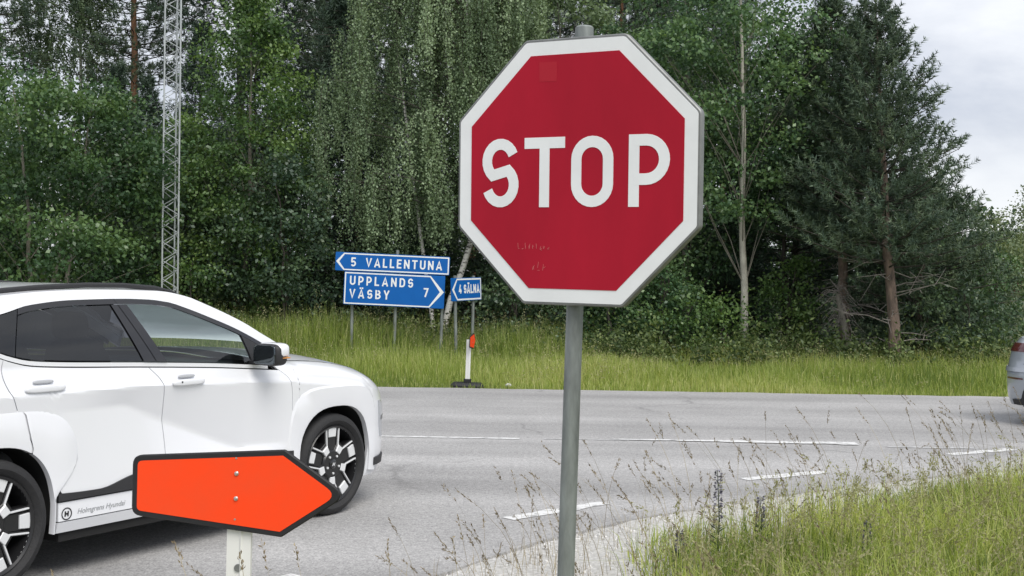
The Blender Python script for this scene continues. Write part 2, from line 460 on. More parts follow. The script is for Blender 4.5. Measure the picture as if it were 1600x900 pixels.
def asphalt_material():
    m, n, b = new_mat('worn grey asphalt')
    t = nd(n, 'ShaderNodeTexCoord'); o = t.outputs['Object']
    # aggregate speckle
    sp = nd(n, 'ShaderNodeTexNoise', Scale=75.0, Detail=3.0, Roughness=.7); n.links.new(o, sp.inputs['Vector'])
    r1 = nd(n, 'ShaderNodeValToRGB'); e = r1.color_ramp.elements
    e[0].position = .30; e[0].color = (.22, .217, .215, 1); e[1].position = .72; e[1].color = (.56, .55, .54, 1)
    n.links.new(sp.outputs[0], r1.inputs[0])
    # wheel tracks along the main road and broad mottling
    k = nd(n, 'ShaderNodeMapping'); k.inputs['Scale'].default_value = (.06, .85, 1); n.links.new(o, k.inputs[0])
    tr = nd(n, 'ShaderNodeTexNoise', Scale=1.0, Detail=3.0, Roughness=.5); n.links.new(k.outputs[0], tr.inputs['Vector'])
    bm = nd(n, 'ShaderNodeTexNoise', Scale=1.1, Detail=6.0, Roughness=.65); n.links.new(o, bm.inputs['Vector'])
    def gain(src, lo, hi, p0=.3, p1=.7):
        q = nd(n, 'ShaderNodeMapRange'); q.inputs[1].default_value = p0; q.inputs[2].default_value = p1; q.inputs[3].default_value = lo; q.inputs[4].default_value = hi
        n.links.new(src, q.inputs[0]); return q.outputs[0]
    def mul(a, bb):
        q = nd(n, 'ShaderNodeMath', operation='MULTIPLY'); n.links.new(a, q.inputs[0]); n.links.new(bb, q.inputs[1]); return q.outputs[0]
    gr = nd(n, 'ShaderNodeTexNoise', Scale=24.0, Detail=5.0, Roughness=.75); n.links.new(o, gr.inputs['Vector'])
    g = mul(mul(gain(tr.outputs[0], .72, 1.18), gain(bm.outputs[0], .90, 1.08)), gain(gr.outputs[0], .74, 1.26, .32, .68))
    # cracks: thin dark lines, distorted cells, only in patches
    wv = nd(n, 'ShaderNodeTexNoise', Scale=1.6, Detail=5.0); n.links.new(o, wv.inputs['Vector'])
    ad = nd(n, 'ShaderNodeMix', data_type='RGBA', blend_type='ADD'); ad.inputs[0].default_value = .55; n.links.new(o, ad.inputs[6]); n.links.new(wv.outputs['Color'], ad.inputs[7])
    vo = nd(n, 'ShaderNodeTexVoronoi', feature='DISTANCE_TO_EDGE', Scale=.42); n.links.new(ad.outputs[2], vo.inputs['Vector'])
    ck = gain(vo.outputs['Distance'], .74, 1.0, .0, .014)
    pm = nd(n, 'ShaderNodeTexNoise', Scale=.35, Detail=2.0); n.links.new(o, pm.inputs['Vector'])
    msk = gain(pm.outputs[0], 0, 1, .50, .58)
    cm = nd(n, 'ShaderNodeMix', data_type='FLOAT'); n.links.new(msk, cm.inputs[0]); cm.inputs[2].default_value = 1.0; n.links.new(ck, cm.inputs[3])
    g = mul(g, cm.outputs[0])
    c = nd(n, 'ShaderNodeVectorMath', operation='SCALE'); n.links.new(r1.outputs[0], c.inputs[0]); n.links.new(g, c.inputs['Scale'])
    n.links.new(c.outputs[0], b.inputs['Base Color'])
    b.inputs['Roughness'].default_value = .82; b.inputs['Specular IOR Level'].default_value = .35
    bu = nd(n, 'ShaderNodeBump', Strength=.7, Distance=.004); n.links.new(sp.outputs[0], bu.inputs['Height']); n.links.new(bu.outputs[0], b.inputs['Normal'])
    return m

M['ground'] = ground_material(); M['asphalt'] = asphalt_material()
M['paint'] = mat('worn road paint', (.72, .72, .71), .7, c2=(.40, .40, .39), vscale=14, bump=.3, bscale=120)
_r = [n for n in M['paint'].node_tree.nodes if n.type == 'VALTORGB'][0].color_ramp; _r.elements[0].position = .36; _r.elements[1].position = .50
M['paint_faded'] = mat('faded road paint', (.62, .62, .61), .75, c2=(.33, .33, .33), vscale=16, bump=.3, bscale=120)
M['gravel'] = mat('pale gravel', (.66, .65, .62), .95, c2=(.34, .33, .31), vscale=34, bump=1.0, bscale=60)
M['stone'] = mat('crushed stone', (.60, .59, .57), .9, var=.3, vscale=4)
M['soil'] = mat('verge thatch', (.25, .27, .10), .95, c2=(.13, .115, .06), vscale=6, bump=.8, bscale=40)

g = MB(); xs = np.linspace(-600, 600, 13); ys = np.linspace(-300, 900, 13)
g.add([(x, y, -.06) for y in ys for x in xs], [(j*13+i, j*13+i+1, (j+1)*13+i+1, (j+1)*13+i) for j in range(12) for i in range(12)])
tag(g.build('ground', M['ground']), kind='structure')
g = MB(); g.add([(x, y, -.052 + .004 * math.sin(x * 3 + y)) for y in np.linspace(17.9, 25, 8) for x in np.linspace(-30, 26, 57)], [(j*57+i, j*57+i+1, (j+1)*57+i+1, (j+1)*57+i) for j in range(7) for i in range(56)])
tag(g.build('far_verge', M['soil']), kind='structure')

# asphalt sheet: main road and the mouth of the side road in one surface
far = [(80, 52), (45, 33), (25, 23), (14, 19.2), (9, 18.1), (7, 18.0)]
rng = np.random.default_rng(3)
far += [(x, 18.0 + rng.normal() * .02) for x in np.arange(6.6, -30, -.35)] + [(-90, 18.2)]
poly = [(p[0], p[1]) for p in ED] + far + [(-90, 6), (-14, 6), (-9, 4.5), (-8.2, -6)]
g = MB(); g.prism([(x + rng.normal()*.008, y + rng.normal()*.008) for x, y in poly], -.08, 0.0)
tag(g.build('road', M['asphalt']), kind='structure')

def stripe(name, pts, w, m, parent, z=.004, rag=.012):
    """painted strip along a polyline, slightly ragged edges"""
    q = np.array(pts, float); n = max(2, int(np.linalg.norm(np.diff(q, axis=0), axis=1).sum() / .08))
    s = np.concatenate([[0], np.cumsum(np.linalg.norm(np.diff(q, axis=0), axis=1))]); t = np.linspace(0, s[-1], n)
    c = np.stack([np.interp(t, s, q[:, 0]), np.interp(t, s, q[:, 1])], -1); d = np.gradient(c, axis=0); d /= np.linalg.norm(d, axis=1, keepdims=True)
    nn = np.stack([-d[:, 1], d[:, 0]], -1); w = np.asarray(w if hasattr(w, '__len__') else [w, w]); ww = np.interp(t, [0, s[-1]], w)[:, None] / 2
    a = c + nn * (ww + rng.normal(size=(n, 1)) * rag); b = c - nn * (ww + rng.normal(size=(n, 1)) * rag)
    v = [(x, y, z) for x, y in a] + [(x, y, z) for x, y in b]
    g = MB().add(v, [(i, n + i, n + i + 1, i + 1) for i in range(n - 1)])
    return g.build(name, m, parent)

rm = empty('road_markings', (0, 0, 0)); tag(rm, kind='structure')
stripe('centre_line', [(-40, 12.66), (-1.3, 12.64), (.1, 12.62)], .085, M['paint'], rm)
stripe('centre_line', [(.35, 12.63), (1.2, 12.63)], .05, M['paint_faded'], rm)
stripe('centre_line', [(1.05, 12.66), (3.5, 12.62)], [.05, .19], M['paint'], rm, z=.008)
stripe('centre_line', [(3.75, 12.44), (4.62, 12.44)], .075, M['paint_faded'], rm)
stripe('edge_dash', [(.0, 8.50), (.70, 9.16)], .13, M['paint'], rm)
stripe('edge_dash', [(1.93, 10.32), (2.72, 10.78)], .125, M['paint'], rm)
stripe('edge_dash', [(4.2, 11.95), (5.0, 12.42)], .125, M['paint'], rm)
stripe('edge_dash', [(-1.75, 6.05), (-1.12, 6.82)], .16, M['paint'], rm)

# gravel shoulder and verge soil: strips that follow the asphalt edge
def strip_mesh(name, d0, d1, n, m, dz=0, noise=.012, seed=1):
    r = np.random.default_rng(seed); ds = np.linspace(d0, d1, n); rows = []
    for d in ds:
        p = ED + EN * d; z = verge_z(np.full(len(p), d)) + dz + r.normal(size=len(p)) * noise
        rows.append(np.c_[p, z])
    V = np.concatenate(rows); k = len(ED)
    F = np.array([(j*k+i, j*k+i+1, (j+1)*k+i+1, (j+1)*k+i) for j in range(n-1) for i in range(k-1)])[:, ::-1]
    return tag(link(name, np_mesh(name, V, F, smooth=True), m), kind='structure')
strip_mesh('gravel_shoulder', -.02, 1.9, 12, M['gravel'], .004, .006, 5)
strip_mesh('verge_ground', 1.25, 7.0, 14, M['soil'], .012, .003, 6)

def scatter_edge(n, d0, d1, rngs, x0=-3.0, x1=8.0):
    """random ground points on the verge, d0..d1 from the asphalt edge"""
    out = []
    while sum(map(len, out)) < n:
        q = np.stack([rngs.uniform(x0, x1 + 3, n * 2), rngs.uniform(2.5, 14, n * 2)], -1)
        d = edge_dist(q); k = (d > d0) & (d < d1)
        out.append(np.c_[q[k], verge_z(d[k]), d[k]])
    return np.concatenate(out)[:n]

def rocks(name, P, size, m, seed):
    r = np.random.default_rng(seed); n = len(P)
    o = np.array([(1,0,0),(-1,0,0),(0,1,0),(0,-1,0),(0,0,.75),(0,0,-.75)], float)
    v = o[None] * (size * r.uniform(.5, 1.5, (n, 1, 1))) * r.uniform(.6, 1.3, (n, 6, 1)); a = r.uniform(0, 6.28, n); c, s = np.cos(a)[:, None], np.sin(a)[:, None]
    v = np.stack([v[..., 0]*c - v[..., 1]*s, v[..., 0]*s + v[..., 1]*c, v[..., 2]], -1) + P[:, None, :3]
    f = np.array([(0,2,4),(2,1,4),(1,3,4),(3,0,4),(2,0,5),(1,2,5),(3,1,5),(0,3,5)])
    F = (f[None] + (np.arange(n) * 6)[:, None, None]).reshape(-1, 3)
    return link(name, np_mesh(name, v.reshape(-1, 3), F), m)
rg = np.random.default_rng(8)
gp = scatter_edge(7000, -.10, 1.5, rg); gp = gp[rg.uniform(0, 1, len(gp)) > sstep((gp[:, 3] - .7) / .9) * .9]
tag(rocks('gravel', gp, .013, M['stone'], 9), 'loose pale crushed gravel along the asphalt edge', 'gravel', kind='stuff')

# ------------------------------------------------------------------ trees in front
P1 = cr([(0, .80), (.3, 1.0), (.6, .95), (.85, .65), (1, .15)])
broadleaf('maple_tree', 'broad bushy maple behind the white car roof, at the picture\'s left edge', (-9.2, 24.4, 0), 5.3, 2.1, .3, 210, 190, .088, 'leaf_broad', 'bark_grey', 11, .09, prof=P1, stems=3)
broadleaf('maple_tree', 'tall leafy maple cut off by the left edge, behind the bushy one', (-12.2, 26.5, 0), 7.2, 2.3, .6, 140, 170, .09, 'leaf_broad', 'bark_grey', 12, .1, prof=P1)
broadleaf('hazel_bush', 'dark hazel bush just left of the lattice mast', (-7.7, 28.4, 0), 4.6, 1.5, .2, 100, 160, .08, 'leaf_dark', 'bark_dark', 13, .06, prof=P1, stems=3, cat='bush')
broadleaf('rowan_tree', 'slender bright green rowan just right of the lattice mast', (-5.9, 27.6, 0), 7.7, 1.6, .7, 160, 150, .082, 'leaf_maple', 'bark_grey', 14, .08, spread=.22)
broadleaf('rowan_tree', 'low rowan with dark leaves between the mast and the birch', (-4.7, 26.6, 0), 4.0, 1.35, .2, 75, 130, .09, 'leaf_dark', 'bark_dark', 15, .05, prof=P1, stems=2)
broadleaf('alder_tree', 'alder crown showing above the stop sign\'s left shoulder', (.9, 29.2, 0), 8.6, 2.3, 1.0, 150, 130, .095, 'leaf_birch', 'bark_grey', 16, .1)
broadleaf('alder_tree', 'dark alder standing directly behind the stop sign', (2.6, 27.4, 0), 6.8, 1.7, .3, 110, 130, .09, 'leaf_broad', 'bark_dark', 17, .08, prof=P1)
broadleaf('aspen_tree', 'pale slim aspen trunk with a light green crown right of the stop sign', (4.62, 24.9, 0), 9.2, 2.0, 2.9, 150, 120, .085, 'leaf_aspen', 'bark_aspen', 18, .085, lean=(-.15, .2), prof=cr([(0, .45), (.25, .85), (.5, 1.0), (.8, .75), (1, .2)]))
broadleaf('aspen_tree', 'second aspen half hidden behind the pale slim one', (3.7, 27.2, 0), 9.8, 1.9, 1.4, 130, 120, .085, 'leaf_aspen', 'bark_grey', 19, .08)
broadleaf('aspen_tree', 'thin aspen with dark stem between the pale aspen and the pines', (5.65, 26.2, 0), 6.7, 1.2, 2.0, 70, 110, .085, 'leaf_broad', 'bark_dark', 20, .06)

pineB = conifer('pine_tree', 'bushy green pine with reddish bare trunk at the wood\'s right end', (7.22, 23.4, 0), 6.75, 2.1, 2.0, 31, 'bark_pine', 'needles', .12, lean=(-.42, .2), whorl=.27, per_whorl=8, shoots=30, nshoot=30, up=.50, power=.92, nwid=.021, nlen=.10)
pineC = conifer('pine_tree', 'pine with dark trunk close behind the reddish one', (6.72, 25.2, 0), 7.1, 1.9, 2.3, 32, 'bark_pine', 'needles', .125, lean=(-.50, 0), whorl=.28, per_whorl=8, shoots=28, nshoot=28, up=.50, power=.85, nwid=.022, nlen=.10)
pineD = conifer('pine_tree', 'narrow dark pine between the aspen and the reddish pine', (6.1, 27.2, 0), 6.6, 1.8, 1.4, 33, 'bark_dark', 'needles_dark', .12, whorl=.3, per_whorl=7, shoots=20, nshoot=26, up=.35, power=.8, nwid=.024)
conifer('pine_tree', 'low spreading pine boughs right of the reddish trunk', (8.25, 25.6, 0), 3.5, 2.0, .5, 34, 'bark_pine', 'needles', .1, lean=(.2, 0), whorl=.27, per_whorl=8, shoots=22, nshoot=25, up=.22, power=.5, dead=False, nwid=.023)
spr = conifer('spruce_tree', 'dark young spruce deep between the rowan and the birch', (-4.0, 30.2, 0), 9.5, 2.0, .4, 35, 'bark_dark', 'needles_dark', .1, whorl=.3, per_whorl=8, shoots=22, nshoot=20, up=-.12, power=.85, nwid=.026, cat='spruce tree')

# weeping birch
def weeping_birch(name, label, base, trunkpts, seed, nb, strands, rx, z_lo, z_hi, lmat, zmin=1.9, leafL=.06):
    rng = np.random.default_rng(seed); root = empty(name, base); tag(root, label, 'birch tree')
    tb = MB(); bb = MB(); pts = np.array(trunkpts, float)
    f = [cr([(p[2], p[i]) for p in pts]) for i in (0, 1)]
    zz = np.linspace(pts[0][2], pts[-1][2], 18); path = [(f[0](z), f[1](z), z) for z in zz]
    tb.tube(path, np.linspace(.075, .02, 18).tolist(), 9)
    # a second stem from the same foot
    tb.tube([(-.12, .05, -.1), (-.22, .1, .8), (-.45, .2, 2.2), (-.8, .3, 4.6), (-1.2, .3, 7.5)], [.05, .048, .042, .03, .01], 8)
    P, D, T, tw = [], [], [], MB()
    for b in range(nb):
        a = rng.uniform(0, 6.283); z1 = rng.uniform(z_lo, z_hi); L = rx * rng.uniform(.35, 1) * (1.1 - .35 * (z1 - z_lo) / (z_hi - z_lo))
        zs = z1 - rng.uniform(.4, 1.2); s0 = np.array([f[0](zs), f[1](zs), zs])
        e = s0 + np.array([math.cos(a) * L * (1.5 if math.cos(a) < 0 else .9), math.sin(a) * L * .8, z1 - zs + .3])
        mid = (s0 + e) / 2 + np.array([0, 0, .45])
        bb.tube([(s0*(1-u_)**2 + 2*mid*u_*(1-u_) + e*u_*u_).tolist() for u_ in np.linspace(0, 1, 7)], np.linspace(.016, .004, 7).tolist(), 5)
        ct = rng.uniform(.0, .9); hang = rng.uniform(.35, 1.05, 4); hoff = rng.normal(size=(4, 3)) * [.2, .2, .1]
        for s in range(strands):
            hk = s % 4; u = hang[hk] + rng.normal() * .015; q = s0*(1-u)**2 + 2*mid*u*(1-u) + e*u*u + hoff[hk] + rng.normal(size=3) * [.075, .075, .14]
            ln = rng.uniform(.5, 1.0) * (1.1 + 1.5 * ((hk * 7 + b) % 5) / 4); ln = min(ln, max(.3, q[2] - zmin - rng.uniform(0, .8)))
            m = int(ln / .021); t = np.linspace(0, 1, m)
            drift = rng.normal(size=2) * .10
            sx = np.stack([q[0] + drift[0]*t + .05*np.sin(t*5 + s), q[1] + drift[1]*t, q[2] - ln*t], -1)
            if s % 3 == 0: tw.tube([sx[0].tolist(), sx[m//2].tolist(), sx[-1].tolist()], [.005, .004, .002], 3)
            P.append(sx + rng.normal(size=(m, 3)) * .035)
            D.append(rng.normal(size=(m, 3)) * .7 + np.array([0, 0, -.9])); T.append(np.clip(ct + rng.normal(size=m) * .22, 0, 1))
    P, D, T = map(np.concatenate, (P, D, T)); L = leafL * rng.uniform(.7, 1.25, len(P))
    v, ff = leaf_quads(P, D, L, L * .75, rng)
    t = tb.build('trunk', M['bark_birch'], root, smooth=True, sharp=60); tw.build('twigs', M['bark_dark'], t)['kind'] = 'stuff'; bb.build('branches', M['bark_dark'], t, True, 60)['kind'] = 'stuff'
    link('crown', np_mesh('crown', v, ff, np.repeat(T, 4)), M[lmat], root)
    return root
weeping_birch('birch_tree', 'weeping birch with white trunk hanging over the blue road signs', (-1.5, 26.8, 0),
              [(0, 0, -.1), (.12, 0, .8), (.6, 0, 2.3), (.75, .1, 4.2), (.5, .2, 6.5), (.3, .2, 10)], 41, 98, 28, 2.8, 3.2, 9.5, 'leaf_birch', leafL=.054)
weeping_birch('birch_tree', 'airy birch with sky showing through its leaves, upper left', (-13.6, 38.5, 0),
              [(0, 0, -.1), (.1, 0, 3), (.3, 0, 7), (.2, .1, 10), (.2, .2, 14)], 42, 34, 12, 1.9, 7, 14, 'leaf_birch', zmin=6, leafL=.075)

# dead, broken spruce stem leaning among the pines
dr = empty('dead_stem', (6.55, 24.4, 0)); tag(dr, 'leaning broken dead stem with bare twigs left of the pine trunks', 'dead tree')
tb = MB(); rd = np.random.default_rng(51)
tb.tube([(.08, 0, -.1), (0, 0, .4), (-.12, 0, .9), (-.2, .05, 1.35)], [.085, .075, .065, .05], 8)
tb.build('trunk', M['bark_grey'], dr, smooth=True, sharp=60)
tb = MB()
for i in range(110):
    z = rd.uniform(.7, 1.5); s0 = np.array([-.02 - .13 * z, 0, z]); d = unit(rd.normal(size=3) * [1, 1, .5]); L = rd.uniform(.15, .5)
    tb.tube([s0.tolist(), (s0 + d*L*.5 + [0, 0, .03]).tolist(), (s0 + d*L + [0, 0, -L*.35]).tolist()], [.007, .005, .002], 3)
tb.build('twigs', M['twig'], dr)['kind'] = 'stuff'

# ------------------------------------------------------------------ the wood behind: individuals that share meshes
rb = np.random.default_rng(77)
tallA = conifer('pine_tree', 'tall pine with orange upper trunk, upper left behind the maple', (-11.55, 38, 0), 15.5, 2.6, 7.2, 61, 'bark_red', 'needles', .19, whorl=.45, per_whorl=7, shoots=24, nshoot=22, up=.3, nlen=.15, nwid=.026, power=.45, group='tall pines in the wood')
tallB = conifer('pine_tree', 'tall pine with grey trunk above the rowan, upper left', (-7.85, 36, 0), 16.5, 2.4, 8.2, 62, 'bark_dark', 'needles_dark', .19, whorl=.45, per_whorl=7, shoots=24, nshoot=22, up=.25, nlen=.15, nwid=.026, power=.45, group='tall pines in the wood')
SAME = 'tall dark pine standing deep inside the wood'
for i, (x, y) in enumerate([(-15.5, 37), (-6.3, 41), (-4.6, 37.2), (-2.6, 40.5), (-.4, 37.8), (1.1, 42), (3.2, 38.5), (5.6, 40.8), (-1.5, 46.5), (4.4, 47), (8.0, 48), (-7.5, 48)]):
    o = copy_tree((tallA, tallB)[i % 2]); o.location = (x, y, 0); s = rb.uniform(.82, 1.1); o.scale = (s, s, s); o.rotation_euler = (0, 0, rb.uniform(0, 6.28))
    o['label'] = SAME
SAME2 = 'dark spruce standing in the shade inside the wood'
for i, (x, y) in enumerate([(-13.8, 32), (-9.3, 31.8), (-8.1, 31), (-10.6, 33.5), (-8.6, 34.5), (-6.7, 32.5), (-2.2, 32.5), (-.3, 34), (1.9, 32.4), (4.3, 32), (6.2, 33.5), (-3.3, 35.5), (3.1, 35.5), (7.2, 29.8), (5.0, 29.2)]):
    o = copy_tree(spr); o.location = (x, y, 0); s = rb.uniform(.62, .95) * (.62 if x > 5.5 else 1); o.scale = (s, s, s * rb.uniform(.9, 1.1)); o.rotation_euler = (0, 0, rb.uniform(0, 6.28))
    o['label'] = SAME2; o['group'] = 'spruces inside the wood'

# shrubs and saplings along the wood's edge
SH = [((-6.6, 25.7), 1.9, .9, 'leaf_maple', 'light green sapling above the white car\'s windscreen'),
      ((-2.9, 27.6), 2.2, 1.1, 'leaf_dark', 'dark shrub under the birch behind the blue signs'),
      ((.25, 26.6), 1.7, .9, 'leaf_dark', 'dark shrub behind the far marker post'),
      ((1.9, 25.2), 1.5, .8, 'leaf_broad', 'small green shrub right of the stop sign post'),
      ((3.35, 25.3), 1.9, .85, 'leaf_aspen', 'leafy shrub left of the pale aspen trunk'),
      ((3.85, 24.5), 1.2, .6, 'leaf_maple', 'bright low shrub at the pale aspen\'s foot'),
      ((5.5, 25.5), 2.0, .55, 'leaf_maple', 'upright bright sapling right of the pale aspen trunk'),
      ((8.4, 24.7), 1.5, 1.0, 'leaf_dark', 'dark low shrub right of the pine trunks'),
      ((9.7, 26.5), 2.2, 1.2, 'leaf_broad', 'round green shrub near the grey car'),
      ((11.2, 28.2), 3.0, 1.4, 'leaf_pale', 'pale willow bush behind the grey car'),
      ((14.6, 34), 4.3, 2.0, 'leaf_pale', 'tall pale willow at the right edge of the picture')]
for i, ((x, y), h, r, lm, lb) in enumerate(SH):
    broadleaf('shrub', lb, (x, y, 0), h, r, .1, int(16 + 26 * r * h / 2), 105, .075, lm, 'bark_dark', 200 + i, .03, prof=P1, stems=3, cat='shrub', group='shrubs along the edge of the wood', spread=.2)

# undergrowth (uncountable): leaves filling the shade between the trunks
ru = np.random.default_rng(91)
n = 70000
c = np.c_[ru.uniform(-17, 10.5, 700), ru.uniform(28.5, 36, 700), ru.uniform(0.1, 1, 700) ** 1.2 * 3.2]; c[:, 2] *= np.where(c[:, 0] < 4, 1.6, 1.0)
k = ru.integers(0, 700, n); P = c[k] + ru.normal(size=(n, 3)) * [.42, .42, .25]; P[:, 2] = np.abs(P[:, 2])
v, f = leaf_quads(P, ru.normal(size=(n, 3)) + [0, -.3, -.2], .11 * ru.uniform(.6, 1.4, n), .075, ru)
tag(link('undergrowth', np_mesh('undergrowth', v, f, np.repeat(np.clip(ru.uniform(0, .6, 700)[k] + ru.normal(size=n) * .15, 0, 1), 4)), M['leaf_dark']), 'dark leafy undergrowth filling the shade of the wood', 'undergrowth', kind='stuff')
# far wood closing the view
n = 60000
c = np.c_[ru.uniform(-48, 17, 900), ru.uniform(54, 66, 900), ru.uniform(0, 11, 900)]; c[:, 2] *= np.where(c[:, 0] < -12, .68, 1.0)
k = ru.integers(0, 900, n); P = c[k] + ru.normal(size=(n, 3)) * [.9, .9, .6]; P[:, 2] = np.abs(P[:, 2])
v, f = leaf_quads(P, ru.normal(size=(n, 3)), .30 * ru.uniform(.6, 1.4, n), .2, ru)
tag(link('far_forest', np_mesh('far_forest', v, f, np.repeat(np.clip(ru.uniform(0, .8, 900)[k] + ru.normal(size=n) * .15, 0, 1), 4)), M['leaf_dark']), 'far dark forest closing the view behind the trunks', 'forest', kind='stuff')
# distant tree-covered rise and roof at the right edge
n = 30000
c = np.c_[ru.uniform(34, 120, 420), ru.uniform(120, 150, 420), np.zeros(420)]; c[:, 2] = ru.uniform(0, 1, 420) ** .8 * (7.0 + 1.8 * np.sin(c[:, 0] * .35) + np.clip((54 - c[:, 0]) * .1, -2, 2))
k = ru.integers(0, 420, n); P = c[k] + ru.normal(size=(n, 3)) * [1.1, 1.1, .6]; P[:, 2] = np.abs(P[:, 2])
v, f = leaf_quads(P, ru.normal(size=(n, 3)), .6 * ru.uniform(.6, 1.4, n), .45, ru)
tag(link('distant_trees', np_mesh('distant_trees', v, f, np.repeat(np.clip(ru.uniform(.1, .9, 420)[k] + ru.normal(size=n) * .1, 0, 1), 4)), M['leaf_broad']), 'distant row of trees against the sky at the right edge', 'trees', kind='stuff')

# ------------------------------------------------------------------ far verge grass
rf = np.random.default_rng(101)
def clumpy(x, y): return .5 + .25*np.sin(x*1.7 + 1.3*np.sin(y*1.1)) + .25*np.sin(x*.63 + y*.9 + 2)
n = 120000
x = rf.uniform(-13, 13.5, n); y = 18.03 + rf.uniform(0, 1, n) ** 1.15 * 9.0
dd = y - 18.0; cl = clumpy(x, y)
Hh = (.10 + .24 * sstep(dd / 2.6) + .50 * sstep((3.2 - x) / 4) * sstep((dd - 4.0) / 1.6)) * (.55 + .6 * cl) * rf.uniform(.5, 1.25, n)
P = np.c_[x, y, np.full(n, -.06)]
v, f, tip = blades(P, Hh + .05, .011 * rf.uniform(.7, 1.4, n), .42, rf)
T = np.clip(.34 + .45 * (cl - .5) + .22 * np.sin(x * .41 + 1.2 * np.sin(y * .7)) + rf.normal(size=n) * .26 - .25 * sstep((dd - 5) / 3), 0, 1)
T[rf.uniform(0, 1, n) < .10] = 1.0
go = tag(link('far_verge_grass', np_mesh('far_verge_grass', v, f, np.repeat(T, 5)), M['grass_far']), 'long green grass on the verge across the road', 'grass', kind='stuff')
# pale flowering heads above it
n = 2600
k = rf.choice(np.where((dd > 3.2) | ((dd > .8) & (clumpy(x * .7, y) > .75)))[0], n); base = P[k]; hh = Hh[k] * rf.uniform(.9, 1.2, n) + .08
tops = base + np.c_[rf.normal(size=n) * .1, rf.normal(size=n) * .1, hh]
v1, f1 = spikes(base, tops - base, np.linalg.norm(tops - base, axis=1), .007, rf)
m = 9; Q = np.repeat(tops, m, 0) + rf.normal(size=(n*m, 3)) * [.03, .03, .07] - [0, 0, .06]
v2, f2 = leaf_quads(Q, rf.normal(size=(n*m, 3)) + [0, 0, .4], .035, .013, rf)
tag(link('far_grass_heads', np_mesh('far_grass_heads', np.concatenate([v1, v2]), [f1, f2 + len(v1)], rf.uniform(0, 1, len(v1) + len(v2))), M['grass_head']), 'pale flowering grass heads on the far verge', 'grass heads', kind='stuff')
# broad-leaved weeds at the foot of the trees
n = 30000
cx = np.c_[rf.uniform(-8, 10.5, 420), rf.uniform(22.2, 25.0, 420)]; cx[:, 1] += 2.2 * sstep((2.0 - cx[:, 0]) / 2.0); k = rf.integers(0, 420, n)
P = np.c_[cx[k] + rf.normal(size=(n, 2)) * .13, np.abs(rf.normal(size=n)) * .24 * rf.uniform(.5, 1.6, 420)[k] + .05]
v, f = leaf_quads(P, rf.normal(size=(n, 3)) + [0, 0, .3], .08 * rf.uniform(.6, 1.5, n), .045, rf)
tag(link('weeds', np_mesh('weeds', v, f, np.repeat(np.clip(rf.uniform(.0, .85, 420)[k] + rf.normal(size=n) * .2, 0, 1), 4)), M['weed']), 'broad-leaved weeds along the foot of the wood', 'weeds', kind='stuff')

# ------------------------------------------------------------------ near verge grass
rn = np.random.default_rng(111)
q = scatter_edge(74000, .55, 6.2, rn, -1.5, 6.5)
keep = rn.uniform(0, 1, len(q)) < (.06 + .94 * sstep((q[:, 3] - .60 + .25*np.sin(q[:, 0]*2.3)) / .55)) * sstep((q[:, 0] - .55) / .6)
q = q[keep]; n = len(q); cl = clumpy(q[:, 0] * 2.2, q[:, 1] * 2.2)
H = (.18 + .17 * cl) * rn.uniform(.45, 1.35, n) * (.5 + .5 * sstep((q[:, 3] - .5) / 1.0)) + .03
v, f, tip = blades(q[:, :3], H, .0058 * rn.uniform(.6, 1.5, n), .8, rn)
T = np.clip(.40 + .6 * (cl - .5) + rn.normal(size=n) * .34, 0, 1)
tag(link('near_verge_grass', np_mesh('near_verge_grass', v, f, np.repeat(T, 5)), M['grass_near']), 'yellow green grass on the near verge, lower right', 'grass', kind='stuff')

def stems(P, H, leanx, rng, w=.0026, head=(.05, .11), nh=14, hw=.006, hl=.013, arch=.25, spread=.004):
    """thin culms with seed heads: returns V, F list, tint"""
    n = len(P); segs = 6; t = np.linspace(0, 1, segs)
    a = rng.uniform(0, 6.283, n); b = np.abs(rng.normal(size=n)) * arch
    dx = np.cos(a) * b + leanx; dy = np.sin(a) * b
    pts = P[:, None, :] + np.stack([(dx * H)[:, None] * t**2, (dy * H)[:, None] * t**2, H[:, None] * (t - .12 * (b[:, None] + abs(leanx)) * t**3)], -1)
    ang = rng.uniform(0, 6.28, n); wv = np.stack([np.cos(ang), np.sin(ang), np.zeros(n)], -1)[:, None] * (w * np.linspace(1, .5, segs))[None, :, None]
    V = np.stack([pts - wv / 2, pts + wv / 2], 2)        # n,segs,2,3
    base = (np.arange(n) * segs * 2)[:, None]
    F = np.concatenate([base + np.array([[2*s, 2*s+1, 2*s+3, 2*s+2]]) for s in range(segs - 1)])
    tt = np.repeat(rng.uniform(.2, .8, n), segs * 2)
    hl_tot = rng.uniform(*head, n); u = rng.uniform(0, 1, (n, nh)); dirv = unit(pts[:, -1] - pts[:, -2])
    Q = pts[:, -1, None] - dirv[:, None] * (u * hl_tot[:, None])[..., None] + rng.normal(size=(n, nh, 3)) * spread
    D = dirv[:, None] + rng.normal(size=(n, nh, 3)) * .35
    v2, f2 = leaf_quads(Q.reshape(-1, 3), D.reshape(-1, 3), hl, hw, rng)
    return np.concatenate([V.reshape(-1, 3), v2]), [F, f2 + n * segs * 2], np.concatenate([tt, np.repeat(np.clip(rng.uniform(0, .6, (n, nh)).ravel(), 0, 1), 4)])

# green-yellow flowering grass inside the mass
q = scatter_edge(3600, 1.0, 6, rn, 0, 6.5); q = q[q[:, 0] > .7]
v, f, t = stems(q[:, :3], rn.uniform(.22, .50, len(q)), .06, rn, .0036, (.06, .15), 18, .0085, .019, .6, .009)
tag(link('flowering_grass', np_mesh('flowering_grass', v, f, t), M['grass_head']), 'pale flowering grass rising out of the near verge', 'grass', kind='stuff')
